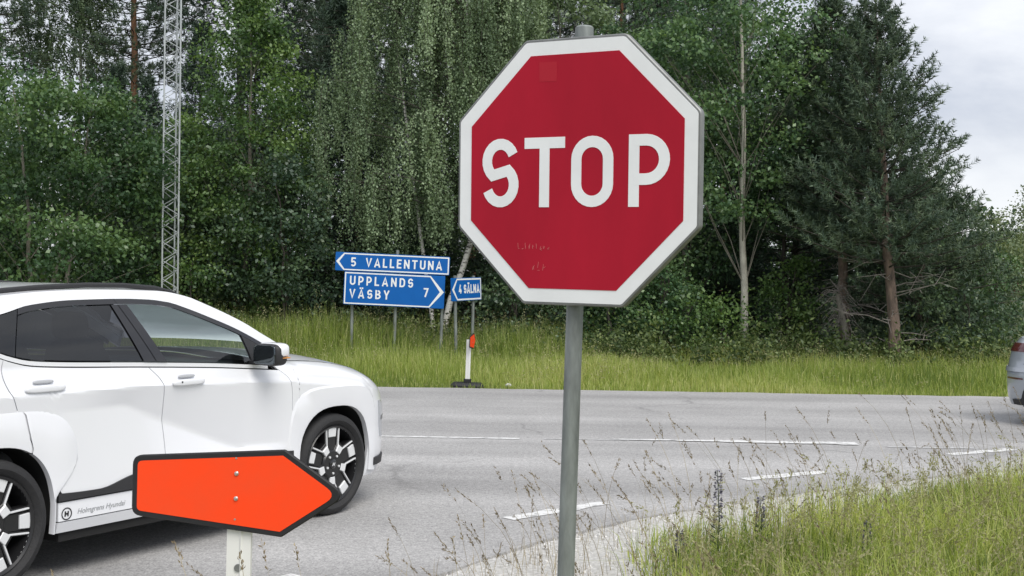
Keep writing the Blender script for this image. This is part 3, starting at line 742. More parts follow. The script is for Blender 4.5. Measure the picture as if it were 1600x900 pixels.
# tall dry stems standing against the road
q = scatter_edge(520, .15, 2.3, rn, -1.2, 6.0); q = q[(q[:, 1] > 5.2)]
H = rn.uniform(.3, .85, len(q)) * (1 - .35 * sstep((1.0 - q[:, 0]) / 1.5))
v, f, t = stems(q[:, :3], H, -.30, rn, .0034, (.07, .16), 20, .0052, .018, .34, .0024)
tag(link('dry_grass_stems', np_mesh('dry_grass_stems', v, f, t), M['grass_dry']), 'tall thin dry grass stems in front of the road', 'dry grass', kind='stuff')
# thin tufts between the gravel
q = scatter_edge(2600, .05, 1.5, rn, -1.5, 6.5)
v, f, tip = blades(q[:, :3], rn.uniform(.04, .22, len(q)), .003, .8, rn)
tag(link('gravel_grass', np_mesh('gravel_grass', v, f, np.repeat(rn.uniform(.1, 1, len(q)), 5)), M['grass_dry']), 'thin dry tufts growing out of the gravel', 'dry grass', kind='stuff')
# a few stems close to the camera, in front of the arrow plate
q = np.array([(-.66, 3.15, .0), (-.60, 3.2, 0), (-.52, 3.25, 0), (-.45, 3.3, 0), (-1.02, 3.1, 0), (-.95, 3.2, 0), (-.28, 3.4, 0), (-.1, 3.7, 0), (-.06, 4.0, 0)])
v, f, t = stems(q, np.array([1.02, .98, 1.0, .96, .92, .88, .97, .95, .92]), -.12, np.random.default_rng(7), .0022, (.05, .1), 16, .0045, .012, .1, .002)
tag(link('near_grass_stems', np_mesh('near_grass_stems', v, f, np.clip(t + .2, 0, 1)), M['grass_dry']), 'pale grass stems bending in front of the orange arrow plate', 'dry grass', kind='stuff')

def bugloss(loc, h, label, seed):
    r = np.random.default_rng(seed); root = empty('bugloss_plant', loc); tag(root, label, 'wild flower', 'blue bugloss plants on the near verge')
    MB().tube([(0, 0, -.02), (.01, 0, h * .5), (-.005, 0, h)], [.004, .0035, .002], 5).build('stem', M['weed'], root)
    n = 190; z = r.uniform(.42, 1, n); a = r.uniform(0, 6.28, n); rad = .017 * (1.3 - z) + .004
    P = np.c_[np.cos(a) * rad, np.sin(a) * rad, z * h]
    v, f = leaf_quads(P, np.c_[np.cos(a), np.sin(a), r.uniform(-.2, .7, n)], .017, .011, r)
    link('flowers', np_mesh('flowers', v, f, np.repeat(r.uniform(0, 1, n), 4)), M['bugloss'], root)
    n = 40; z = r.uniform(.03, .5, n) * h; a = r.uniform(0, 6.28, n)
    v, f = leaf_quads(np.c_[np.zeros(n), np.zeros(n), z], np.c_[np.cos(a), np.sin(a), np.full(n, .5)], .07, .010, r)
    link('leaves', np_mesh('leaves', v, f, np.repeat(r.uniform(0, .7, n), 4)), M['weed'], root)
bugloss((1.17, 7.0, .03), .56, 'tallest blue bugloss spike standing against the road', 301)
bugloss((.94, 6.85, .03), .25, 'short blue bugloss left of the tallest spike', 302)
bugloss((1.50, 7.45, .04), .33, 'blue bugloss just right of the tallest spike', 303)
bugloss((1.95, 6.8, .05), .30, 'blue bugloss among the green grass, rightmost', 304)

# ------------------------------------------------------------------ lettering: strokes swept into thin raised print
def arc(cx, cy, rx, ry, a0, a1, n=14):
    return [(cx + rx * math.cos(R(a0 + (a1 - a0) * i / n)), cy + ry * math.sin(R(a0 + (a1 - a0) * i / n))) for i in range(n + 1)]
def glyph(c, W, s):
    h = s / 2; r = W / 2 - h; x0, x1, cx = h, W - h, W / 2; um = []
    if c in 'ÄÖ': um = [([(cx - .2, 1.12), (cx - .2 + s, 1.12)], 0), ([(cx + .2 - s, 1.12), (cx + .2, 1.12)], 0)]; c = {'Ä': 'A', 'Ö': 'O'}[c]
    if c == 'S':
        t = 1 - h - (.5 - h) / 2; b = h + (.5 - h) / 2; ry = (.5 - h) / 2 + h * .5; t = 1 - h - ry; b = h + ry
        g = [(arc(cx, t, r, ry, 22, 235) + arc(cx, b, r, ry, 55, -160), 0)]
    elif c == 'T': g = [([(0, 1 - h), (W, 1 - h)], 0), ([(cx, 0), (cx, 1 - s)], 0)]
    elif c == 'O': g = [(arc(cx, 1 - h - r, r, r, 0, 180) + arc(cx, h + r, r, r, 180, 360), 1)]
    elif c == 'P': q = .27; g = [([(x0, 0), (x0, 1)], 0), ([(x0, 1 - h), (x1 - q, 1 - h)] + arc(x1 - q, 1 - h - q, q, q, 88, -90) + [(x0, 1 - h - 2*q)], 0)]
    elif c == 'V': g = [([(h*.8, 1), (cx, s*.3), (W - h*.8, 1)], 0)]
    elif c == 'A': g = [([(h*.8, 0), (cx, 1 - s*.3), (W - h*.8, 0)], 0), ([(W*.2, .28), (W*.8, .28)], 0)]
    elif c == 'L': g = [([(x0, 1), (x0, h), (W, h)], 0)]
    elif c == 'E': g = [([(W, 1 - h), (x0, 1 - h), (x0, h), (W, h)], 0), ([(x0, .52), (W*.9, .52)], 0)]
    elif c == 'N': g = [([(x0, 0), (x0, 1)], 0), ([(x1, 0), (x1, 1)], 0), ([(x0, 1 - h), (x1, h)], 0)]
    elif c == 'U': g = [([(x0, 1)] + arc(cx, h + r, r, r, 180, 360) + [(x1, 1)], 0)]
    elif c == 'D': q = min(.3, r*1.2); g = [([(x0, h), (x1 - q, h)] + arc(x1 - q, h + q, q, q, -88, 0) + arc(x1 - q, 1 - h - q, q, q, 0, 88) + [(x1 - q, 1 - h), (x0, 1 - h)], 0), ([(x0, 0), (x0, 1)], 0)]
    elif c == 'B': g = [([(x0, 0), (x0, 1)], 0), ([(x0, 1 - h), (x1 - .24, 1 - h)] + arc(x1 - .26, .75 - h*.4, .22, .25 - h*.6, 88, -90) + [(x0, .52)], 0), ([(x0, .5), (x1 - .26, .5)] + arc(x1 - .26, .25 + h*.5, .26, .25 - h*.5, 88, -90) + [(x0, h)], 0)]
    elif c == 'Y': g = [([(h*.8, 1), (cx, .42), (W - h*.8, 1)], 0), ([(cx, 0), (cx, .46)], 0)]
    elif c == '5': g = [([(W*.92, 1 - h), (x0 + .03, 1 - h), (x0 + .0, .56)] + arc(cx - .02, .32, r + .02, .32 - h, 130, -150), 0)]
    elif c == '7': g = [([(0, 1 - h), (x1, 1 - h), (W*.35, 0)], 0)]
    elif c == '4': g = [([(W*.62, 1), (x0, .28), (W, .28)], 0), ([(W*.68, 0), (W*.68, .55)], 0)]
    else: g = []
    return g + um
def sweep(mb, pts, s, closed, z0, z1, org, H):
    P = [Vector(p) for p in pts]; Q = []
    for p in P:
        if not Q or (p - Q[-1]).length > 1e-4: Q.append(p)
    if closed and (Q[0] - Q[-1]).length < 1e-4: Q.pop()
    n = len(Q); L, Rr = [], []
    for i in range(n):
        a = Q[i-1] if (closed or i) else None; b = Q[(i+1) % n] if (closed or i < n - 1) else None
        e1 = (Q[i] - a).normalized() if a is not None else None; e2 = (b - Q[i]).normalized() if b is not None else None
        e1 = e1 or e2; e2 = e2 or e1
        n1, n2 = Vector((-e1.y, e1.x)), Vector((-e2.y, e2.x)); m = (n1 + n2) / max(.35, 1 + n1.dot(n2)) * s / 2 * 1.0
        L.append(Q[i] + m); Rr.append(Q[i] - m)
    def w(p, z): return (org[0] + p.x * H, org[1] + p.y * H, z)
    v = []
    for i in range(n): v += [w(L[i], z1), w(Rr[i], z1), w(L[i], z0), w(Rr[i], z0)]
    f = []
    for i in range(n if closed else n - 1):
        a, b = 4*i, 4*((i+1) % n)
        f += [(a, a+1, b+1, b), (a+1, a+3, b+3, b+1), (a+2, a, b, b+2)]
    if not closed: f += [(0, 2, 3, 1), (4*n-4, 4*n-3, 4*n-1, 4*n-2)]
    mb.add(v, f)
def write(mb, text, x0, y0, H, s, widths=None, gap=.22, z0=0, z1=.0015):
    x = x0
    for i, c in enumerate(text):
        W = (widths or {}).get(c, .62)
        for k, (pl, cl) in enumerate(glyph(c, W, s)): sweep(mb, pl, s, cl, z0, z1 + .0003 * k, (x, y0), H)
        x += (W + gap) * H
    return x

M['steel'] = mat('galvanised steel', (.215, .235, .225), .55, .3, var=.42, vscale=16, bump=.15, bscale=50, stretch=(1, 1, .25))
M['steel_dark'] = mat('weathered edge metal', (.22, .225, .22), .5, .5, var=.25, vscale=12)
M['sign_white'] = mat('white reflective sheeting', (.83, .845, .85), .5, var=.05, vscale=5)
M['sign_red'] = mat('faded red reflective sheeting', (.40, .008, .026), .55, var=.13, vscale=3.0, detail=9, spec=.2, stretch=(1, .35, 1))
M['sign_red_pale'] = mat('paler red patch', (.425, .018, .034), .55, var=.05, vscale=5, spec=.18)
M['scratch'] = mat('scratched sheeting', (.52, .12, .12), .6)
M['sign_blue'] = mat('blue reflective sheeting', (.006, .115, .42), .55, spec=.2, var=.08, vscale=3)
M['sign_orange'] = mat('fluorescent orange sheeting', (1.0, .066, .010), .6, spec=.2, c2=(.90, .075, .018), vscale=7, detail=8)
M['black_rubber'] = mat('black rubber', (.012, .012, .014), .6, var=.2, vscale=20)
M['post_white'] = mat('white post plastic', (.74, .74, .71), .5, var=.10, vscale=6, c2=(.50, .49, .45), stretch=(1, 1, .3))
_r = [n for n in M['post_white'].node_tree.nodes if n.type == 'VALTORGB'][0].color_ramp; _r.elements[0].position = .22; _r.elements[1].position = .38
M['bolt'] = mat('bolt head metal', (.55, .5, .46), .35, .8)

# ------------------------------------------------------------------ stop sign
ex, ey, nn = Vector((.87819, -.47824, -.00775)), Vector((-.00535, -.02603, .99965)), Vector((-.47828, -.87784, -.02542))
sc = Vector((.2058, 4.3328, 2.0288))
stop = empty('stop_sign', (.198, 4.375, .0)); tag(stop, 'large red octagonal stop sign with white border on a grey steel post', 'stop sign')
Mx = Matrix(((ex.x, ey.x, nn.x, sc.x - .198), (ex.y, ey.y, nn.y, sc.y - 4.375), (ex.z, ey.z, nn.z, sc.z), (0, 0, 0, 1)))
def octo(S, rr=0.0):
    a = S / 2; b = a * math.tan(math.pi / 8); p = [(a, -b), (a, b), (b, a), (-b, a), (-a, b), (-a, -b), (-b, -a), (b, -a)]
    return rounded(p, rr, 4) if rr else p
pl = MB().prism(octo(.925, .03), -.027, .0015, .004).build('rim', M['steel_dark'], stop, True, 30); pl.matrix_local = Mx
face = MB().prism(octo(.905, .02), -.01, .0035).build('border', M['sign_white'], stop); face.matrix_local = Mx
red = MB().prism(octo(.8115), -.01, .0050).build('red_face', M['sign_red'], stop); red.matrix_local = Mx
for ch, x, W in (('S', -.359, .147), ('T', -.189, .158), ('O', -.006, .158), ('P', .2085, .148)):
    g = MB()
    for k, (p, cl) in enumerate(glyph(ch, W / .243, .158)): sweep(g, p, .158, cl, .0, .0062 + .0003 * k, (x, -.1215), .243)
    o = g.build('letter', M['sign_white'], stop); o.matrix_local = Mx; o['label'] = 'white letter %s' % ch
o = MB().prism([(-.066, .314), (-.066, .381), (-.135, .383), (-.134, .315)][::-1], 0, .0055).build('faded_patch', M['sign_red_pale'], stop); o.matrix_local = Mx
# scratched marks, barely legible: short strokes
g = MB(); rs_ = random.Random(4)
for y0, x0, n, H in ((-.270, -.211, 9, .020), (-.343, -.153, 3, .025)):
    x = x0
    for i in range(n):
        for k in range(2 if i % 3 else 3):
            a = rs_.uniform(-.4, 1.9); L = H * rs_.uniform(.4, .95); y = y0 + rs_.uniform(0, H * .4)
            sweep(g, [(x, y), (x + math.cos(a) * L * .5, y + math.sin(a) * L)], .0016, 0, .003, .0053 + .0001 * (k + i), (0, 0), 1)
        x += .0145 if n > 4 else .02
o = g.build('scratches', M['scratch'], stop); o.matrix_local = Mx; o['kind'] = 'stuff'
pb, pt_ = Vector((.006, .006, -.4)), Vector((.0405, .045, 2.50))
pb, pt_ = Vector((.209 - .198 - .021, .012, -.3)), Vector((.2400 - .198, .042, 2.535))
MB().tube([pb, pb.lerp(pt_, .5), pt_], .0300, 24).build('post', M['steel'], stop, True, 40)
MB().lathe([(.001, .012), (.026, .012), (.0325, .006), (.0325, -.03), (.031, -.03)], 24).build('post_cap', M['steel'], stop, True, 40).location = pt_
for z in (.27, -.25):
    o = MB().box((-.34, -.02, -.052), (.34, .02, -.0365)).build('mounting_rail', M['steel'], stop); o.matrix_local = Mx @ Matrix.Translation((0, z, 0))

# ------------------------------------------------------------------ orange arrow markers
def arrow_marker(name, loc, rz, label, zc, tilt=0.0, base=True, k=1.0, plate=None):
    root = empty(name, loc, rz); tag(root, label, 'road marker', 'orange arrow road markers')
    # outline of the plate: narrow tail left, wide shoulder, point right (x right, y up)
    out = [(-.290, -.077), (.118, -.122), (.292, -.004), (.122, .112), (-.290, .083)]
    out = [(x * k, y * k) for x, y in out]
    TM = Matrix.Translation((0, 0, zc)) @ (plate or Matrix()) @ Matrix.Rotation(tilt, 4, 'Y') @ Matrix.Rotation(R(90), 4, 'X')
    a = MB().prism(rounded(out, [.028, .012, .03, .012, .028], 5), .0, .012, .003).build('plate_rim', M['black_rubber'], root, True, 30); a.matrix_local = TM
    b = MB().prism(rounded(inset(out, .0155), [.014, .004, .024, .004, .014], 5), .008, .0135).build('orange_face', M['sign_orange'], root); b.matrix_local = TM
    for y in (.045, -.022):
        o = MB().lathe([(.0062, 0), (.0062, .003), (.0035, .005), (.0005, .0055)], 12).build('bolt', M['bolt'], root, True, 40); o.matrix_local = TM @ Matrix.Translation((-.006, y * k, .0135))
    for y in (.093, -.085):
        o = MB().lathe([(.003, 0), (.003, .001), (.0005, .0012)], 8).build('rivet', M['bolt'], root, True, 40); o.matrix_local = TM @ Matrix.Translation((-.008, y * k * .92, .0135))
    # hollow profile post with a raised rib
    z0 = .04 if base else -.2
    prof = [(-.034, .020), (-.034, .004), (.002, .004), (.006, -.001), (.012, .004), (.034, .004), (.034, .020)]
    g = MB(); n = len(prof); v = [(x, y, z0) for x, y in prof] + [(x, y, zc + .02) for x, y in prof]
    g.add(v, [(i, (i+1) % n, n + (i+1) % n, n + i) for i in range(n)] + [tuple(range(n-1, -1, -1)), tuple(range(n, 2*n))])
    po = g.build('post', M['post_white'], root); 
    if base:
        MB().prism(rounded([(-.24, -.17), (.24, -.17), (.24, .17), (-.24, .17)], .09, 6), .0, .055, .035).build('rubber_foot', M['black_rubber'], root, True, 40)
        MB().box((-.055, -.045, .03), (.055, .045, .11)).build('post_socket', M['black_rubber'], root)
    return root, po
near, po = arrow_marker('arrow_marker', (-.763, 3.49, 0), 0, 'near orange arrow plate with black rim pointing right at the white car', 1.062, R(0), base=False, k=1.04)
MB().tube([(0, .0035, .842), (0, .0, .842)], .011, 12).build('post_hole', M['steel_dark'], near)
near.rotation_euler = (0, R(.7), R(-3))
fm, _ = arrow_marker('arrow_marker', (-.63, 18.28, 0), 0, 'small orange arrow marker on a white post at the far road edge', .665, 0, True, 1.0, Matrix.Translation((.045, 0, 0)) @ Matrix.Rotation(R(84), 4, 'Z'))
fm.rotation_euler = (0, R(1.2), 0)

# ------------------------------------------------------------------ blue direction signs
LW = {'V': .66, 'A': .68, 'Ä': .68, 'L': .5, 'E': .52, 'N': .62, 'T': .6, 'U': .62, 'P': .58, 'D': .62, 'S': .58, 'B': .6, 'Y': .64, '5': .56, '7': .54, '4': .58, ' ': .3}
def panel_sign(parent, name, label, TM, W, H, point, lines, num, s=.15, bw=.022, z=0):
    """rectangular blue plate with a white arrow-shaped border; point = -1 left / +1 right"""
    pl = MB().prism(rounded([(0, 0), (W, 0), (W, H), (0, H)], .02, 3), -.02, 0, .002).build(name, M['sign_blue'], parent); pl.matrix_local = TM; pl['label'] = label
    a = H * .42                                       # arrow depth
    m = .012
    if point < 0: o = [(W - m, m), (W - m, H - m), (a + m, H - m), (m, H / 2), (a + m, m)]; i = [(W - m - bw, m + bw), (W - m - bw, H - m - bw), (a + m + bw * .6, H - m - bw), (m + bw * 2.6, H / 2), (a + m + bw * .6, m + bw)]
    else: o = [(m, m), (W - a - m, m), (W - m, H / 2), (W - a - m, H - m), (m, H - m)]; i = [(m + bw, m + bw), (W - a - m - bw * .6, m + bw), (W - m - bw * 3.4, H / 2), (W - a - m - bw * .6, H - m - bw), (m + bw, H - m - bw)]
    g = MB(); n = len(o); v = [(x, y, .0015) for x, y in o] + [(x, y, .0015) for x, y in i] + [(x, y, -.001) for x, y in o] + [(x, y, -.001) for x, y in i]
    for k in range(n):
        j = (k + 1) % n; f = (k, j, n + j, n + k)
        if point < 0: pass
        g.add([v[q] for q in (k, j, n + j, n + k)], [(0, 1, 2, 3)])
    g.build('border', M['sign_white'], pl)
    for (t, x, y, h, gap) in lines:
        g = MB(); write(g, t, x, y, h, s, LW, gap, -.001, .0018); g.build('lettering', M['sign_white'], pl)['label'] = 'white lettering ' + t
    return pl

RX = Matrix.Rotation(R(90), 4, 'X')
b1 = empty('direction_sign', (-2.18, 23.02, 0)); tag(b1, 'blue double direction sign reading Vallentuna and Upplands Väsby on three posts', 'road sign', 'blue direction signs')
T0 = Matrix.Translation((-3.245 + 2.18, -.05, 1.663)) @ Matrix.Rotation(R(1.75), 4, 'Y') @ Matrix.Rotation(R(2), 4, 'Z') @ RX
panel_sign(b1, 'panel', 'upper blue panel with arrow pointing left', T0, 2.09, .338, -1, [('5', .285, .085, .165, 0), ('VALLENTUNA', .555, .085, .165, .275)], None, .17)
T1 = Matrix.Translation((-3.09 + 2.18, -.05, 1.045)) @ Matrix.Rotation(R(1.9), 4, 'Y') @ Matrix.Rotation(R(2), 4, 'Z') @ RX
panel_sign(b1, 'panel', 'lower blue panel with arrow pointing right', T1, 1.845, .602, 1, [('UPPLANDS', .105, .36, .165, .32), ('VÄSBY', .105, .12, .165, .32), ('7', 1.46, .20, .165, 0)], None, .17)
for x0, x1, zt in ((-2.955, -2.93, 1.9), (-2.17, -2.118, 2.05), (-1.315, -1.255, 1.85)):
    MB().tube([(x0 + 2.18, .10, -.3), (x1 + 2.18, .10, zt)], .030, 12).build('post', M['steel'], b1, True, 40)


b2 = empty('direction_sign', (-.82, 22.9, 0)); tag(b2, 'small blue sign reading Sälna on two leaning posts', 'road sign', 'blue direction signs')
T2 = Matrix.Translation((-1.092 + .82, -.02, 1.125)) @ Matrix.Rotation(R(-2.2), 4, 'Y') @ Matrix.Rotation(R(62), 4, 'Z') @ RX
panel_sign(b2, 'panel', 'blue panel with arrow pointing left', T2, 1.10, .425, -1, [('4', .26, .135, .165, 0), ('SÄLNA', .44, .135, .165, .13)], None, .20, bw=.028)
for x0, x1, y in ((-1.00, -1.055, .20), (-.735, -.73, .80)):
    MB().tube([(x0 + .82, y, -.3), (x1 + .82, y, 1.60)], .030, 12).build('post', M['steel'], b2, True, 40)

# ------------------------------------------------------------------ lattice mast
mast = empty('lattice_mast', (-6.70, 24.6, 0)); tag(mast, 'slim galvanised lattice mast rising in front of the trees', 'mast')
M['mast'] = mat('galvanised mast steel', (.44, .47, .475), .55, .2, var=.2, vscale=3)
MH = 12.0; hw = .155
corners = [(-hw, -hw * .3), (hw, -hw * .3), (hw * .15, hw * 1.1)]
for x, y in corners: MB().tube([(x, y, -.1), (x, y, MH)], .017, 8).build('leg', M['mast'], mast, True, 40)
step = .36
for fi, (a, b) in enumerate(((0, 1), (1, 2), (2, 0))):
    pa, pb_ = Vector((*corners[a], 0)), Vector((*corners[b], 0))
    m0 = MB().tube([pa, pb_ + Vector((0, 0, step / 2))], .0085, 5).mesh('brace', True, 60); m0.materials.append(M['mast'])
    m1 = MB().tube([pb_ + Vector((0, 0, step / 2)), pa + Vector((0, 0, step))], .0085, 5).mesh('brace', True, 60); m1.materials.append(M['mast'])
    for k in range(int(MH / step)):
        for me in (m0, m1):
            o = bpy.data.objects.new('brace', me); col.objects.link(o); o.parent = mast; o.location = (0, 0, k * step + .05 * fi)

# ------------------------------------------------------------------ loose stones
def stone(loc, r, label, seed, m):
    q = np.random.default_rng(seed); g = MB(); g.sup((0, 0, 0), (r, r * .8, r * .6), .9, .9, 8, 12)
    g.v = [tuple(np.array(p) * (1 + q.normal() * .10)) for p in g.v]
    o = g.build('stone', m, None, True, 50); o.location = loc; tag(o, label, 'stone')
M['chalk'] = mat('pale limestone', (.66, .65, .62), .9, var=.15, vscale=12, bump=.5, bscale=40)
stone((-.03, 18.25, .03), .045, 'small white stone at the far road edge right of the marker', 1, M['chalk'])

# ------------------------------------------------------------------ far house
hs = empty('house', (64.5, 150, 0)); tag(hs, 'small distant house roof between the trees at the right edge', 'house')
M['h_wall'] = mat('red painted boards', (.18, .06, .045), .8, var=.2); M['h_roof'] = mat('grey brown roof', (.20, .17, .16), .8, var=.2)
MB().box((-4, -3, 0), (4, 3, 4.2)).build('wall', M['h_wall'], hs)
g = MB(); g.add([(-4.5, -3.6, 4.0), (4.5, -3.6, 4.0), (4.5, 3.6, 4.0), (-4.5, 3.6, 4.0), (-4.5, 0, 6.4), (4.5, 0, 6.4)], [(0, 1, 5, 4), (2, 3, 4, 5), (0, 4, 3), (1, 2, 5), (0, 3, 2, 1)]); rf_ = g.build('roof', M['h_roof'], hs)
MB().box((1, -.5, 5.6), (1.8, .3, 7.2)).build('chimney', M['h_wall'], rf_)
for x in (-2.4, 0, 2.2):
    w_ = MB().box((x - .5, -3.06, 1.4), (x + .5, -2.98, 2.8)).build('window', M['sign_white'], hs)
    MB().box((x - .4, -3.09, 1.5), (x + .4, -3.05, 2.7)).build('pane', M['black_rubber'], w_)

# ------------------------------------------------------------------ cars
def glass_mat(name, tint, clear):
    m, n, b = new_mat(name)
    n.nodes.remove(b)
    t = nd(n, 'ShaderNodeBsdfTransparent'); t.inputs[0].default_value = (*tint, 1)
    g = nd(n, 'ShaderNodeBsdfGlossy'); g.inputs['Roughness'].default_value = .015; g.inputs[0].default_value = (1, 1, 1, 1)
    d = nd(n, 'ShaderNodeBsdfDiffuse'); d.inputs[0].default_value = (.03, .034, .036, 1)
    x0 = nd(n, 'ShaderNodeMixShader'); x0.inputs[0].default_value = clear; n.links.new(d.outputs[0], x0.inputs[1]); n.links.new(t.outputs[0], x0.inputs[2])
    fr = nd(n, 'ShaderNodeFresnel', IOR=1.65); x1 = nd(n, 'ShaderNodeMixShader'); n.links.new(fr.outputs[0], x1.inputs[0])
    n.links.new(x0.outputs[0], x1.inputs[1]); n.links.new(g.outputs[0], x1.inputs[2]); n.links.new(x1.outputs[0], n.nodes['Material Output'].inputs[0])
    return m
M['car_white'] = mat('white car paint', (.78, .79, .815), .3, coat=.8)
M['car_grey'] = mat('silver grey car paint', (.36, .39, .43), .3, .3, coat=1.0)
M['gloss_black'] = mat('gloss black trim', (.012, .012, .014), .16, coat=.6)
M['plastic_black'] = mat('textured black plastic', (.022, .022, .024), .55, bump=.2, bscale=200)
M['dark_void'] = mat('dark underbody', (.012, .012, .012), .9)
M['recess_grey'] = mat('grey handle recess', (.45, .46, .48), .4)
M['glass_clear'] = glass_mat('green tinted glass', (.62, .72, .68), .93)
M['glass_dark'] = glass_mat('privacy glass', (.16, .17, .19), .8)
M['tyre'] = mat('tyre rubber', (.020, .020, .021), .75, var=.2, vscale=30, bump=.3, bscale=90)
M['alloy'] = mat('machined alloy', (.78, .79, .80), .35, .25)
M['rim_black'] = mat('rim black', (.014, .014, .015), .3)
M['disc'] = mat('brake disc', (.20, .20, .20), .4, .8)
M['interior'] = mat('grey interior fabric', (.10, .105, .11), .85, var=.2, vscale=20)
M['lens'] = mat('lamp lens', (.50, .52, .55), .12, .2, coat=.5)
M['tail_red'] = mat('red tail lamp', (.085, .008, .012), .15, coat=1.0)
M['amber'] = mat('amber indicator', (.60, .26, .06), .3)
M['mirror'] = mat('mirror glass', (.10, .115, .125), .06, .9)  # base darkened to paint in the reflection of the dark wood
M['print_black'] = mat('black print', (.012, .012, .014), .5)
M['print_grey'] = mat('grey print', (.33, .34, .35), .5)

def panel(Y, XL, XR, ZL, ZH, us, nv, side, gap=.003, flange=.02, dy=0.0, vdist=None):
    """body panel between curves XL(z)..XR(z), ZL(x)..ZH(x), on the half-width surface Y(x, z); its rim is folded inwards"""
    us = np.asarray(us); nu = len(us); vs_ = np.linspace(0, 1, nv) if vdist is None else np.asarray(vdist); nv = len(vs_)
    V = []
    for u in us:
        for v in vs_:
            x = XL(.7) + (XR(.7) - XL(.7)) * u; z = .7
            for _ in range(5):
                z = (ZL(x) + gap) * (1 - v) + (ZH(x) - gap) * v
                x = (XL(z) + gap) * (1 - u) + (XR(z) - gap) * u
            V.append((x, side * (Y(x, z) + dy), z))
    F = [(i*nv + j, i*nv + j + 1, (i+1)*nv + j + 1, (i+1)*nv + j) for i in range(nu - 1) for j in range(nv - 1)]
    if flange:
        ring = [i*nv for i in range(nu)] + [(nu-1)*nv + j for j in range(1, nv)] + [i*nv + nv - 1 for i in range(nu - 2, -1, -1)] + [j for j in range(nv - 2, 0, -1)]
        b = len(V); n = len(ring)
        for k in ring: x, y, z = V[k]; V.append((x, math.copysign(max(0, abs(y) - flange), side), z))
        F += [(ring[k], ring[(k+1) % n], b + (k+1) % n, b + k) for k in range(n)]
    if side < 0: F = [q[::-1] for q in F]
    return V, F
def pbuild(name, m, parent, *a, both=True, sharp=28, **k):
    for s in ((-1, 1) if both else (-1,)):
        V, F = panel(*a, s, **k); o = MB().add(V, F).build(name, m, parent, True, sharp)
    return o

def alloy_wheel(parent, loc, side):
    """thing > wheel > tyre, rim ... ; axis along Y, outer face towards -Y (side=-1)"""
    root = empty('wheel', loc, 0 if side < 0 else math.pi, parent)
    MB().lathe([(.262, .085), (.300, .112), (.322, .108), (.340, .092), (.347, .06), (.347, -.06), (.340, -.095), (.30, -.115), (.262, -.09), (.25, -.05), (.25, .05)], 64, 'Y', True).build('tyre', M['tyre'], root, True, 40)
    MB().lathe([(.268, .090), (.262, .098), (.250, .090), (.243, .06), (.235, -.09)], 56, 'Y').build('barrel', M['rim_black'], root, True, 40)
    MB().lathe([(.0005, .0), (.165, .0), (.165, -.02), (.0005, -.02)], 40, 'Y').build('brake_disc', M['disc'], root, True, 40)
    MB().lathe([(.0005, -.05), (.25, -.05)], 40, 'Y').build('back_plate', M['dark_void'], root)
    TMw = Matrix.Rotation(R(90), 4, 'X')
    def pol(a, r): return (r * math.cos(R(a)), r * math.sin(R(a)))
    g = MB(); s = MB()
    g.prism([pol(360 * k / 24, .098) for k in range(24)], .02, .088, .01)
    def quad(mb, a, r0, r1, w0, w1, z0, z1, bev=.003):
        c, q = math.cos(R(a)), math.sin(R(a))
        p = [(r0, -w0/2), (r1, -w1/2), (r1, w1/2), (r0, w0/2)]
        mb.prism([(x*c - y*q, x*q + y*c) for x, y in p], z0, z1, bev)
    def bar(mb, p, q, w, z0, z1, bev=.002):
        p, q = Vector(p), Vector(q); d = (q - p).normalized(); n = Vector((-d.y, d.x)) * w / 2
        mb.prism([tuple(p - n), tuple(q - n), tuple(q + n), tuple(p + n)], z0, z1, bev)
    for k in range(5):
        a = 90 + 72 * k + (0 if loc[0] > 1 else -18 + 0)
        quad(g, a, .07, .262, .085, .100, .02, .072); quad(s, a, .186, .256, .070, .084, .072, .083)
        m = a + 36
        quad(g, m, .06, .16, .075, .075, .02, .078); quad(s, m, .088, .140, .046, .058, .074, .090)
        for t in (-1, 1):
            p0, p1 = pol(m + t * 11, .135), pol(m + t * 21, .252)
            bar(g, p0, p1, .024, .02, .076); bar(s, p0, p1, .0095, .074, .0865)
        for j in range(6):
            bar(s, pol(m - 22 + 44 * j / 6, .254), pol(m - 22 + 44 * (j + 1) / 6 + .6, .254), .010, .074, .0860 + .0002 * j)
    gm = g.build('rim_spokes', M['rim_black'], root, True, 30); gm.matrix_local = TMw
    sm = s.build('rim_inlay', M['alloy'], root, True, 30); sm.matrix_local = TMw
    c = MB().lathe([(.034, .088), (.034, .092), (.030, .095), (.0005, .096)], 24, 'Y').build('hub_cap', M['gloss_black'], root, True, 40)
    g = MB()
    for p in ([(-.012, -.011), (-.004, .011)], [(.004, -.011), (.012, .011)], [(-.007, -.001), (.008, .002)]): sweep(g, p, .0045, 0, .09, .0975, (0, 0), 1)
    e = g.build('emblem', M['alloy'], root); e.matrix_local = TMw
    for k in range(5):
        o = MB().lathe([(.008, .085), (.008, .096), (.0005, .097)], 8, 'Y').build('lug_nut', M['alloy'], root, True, 40)
        a = 126 + 72 * k; o.location = (.062 * math.cos(R(a)), 0, .062 * math.sin(R(a)))
    return root

def text_mesh(txt, size, shear=0.0, ext=.0006):
    c = bpy.data.curves.new('lettering', 'FONT'); c.body = txt; c.size = size; c.shear = shear; c.extrude = ext
    o = bpy.data.objects.new('lettering_tmp', c); col.objects.link(o)
    bpy.context.view_layer.update()
    me = bpy.data.meshes.new_from_object(o.evaluated_get(bpy.context.evaluated_depsgraph_get())); bpy.data.objects.remove(o); bpy.data.curves.remove(c)
    return me

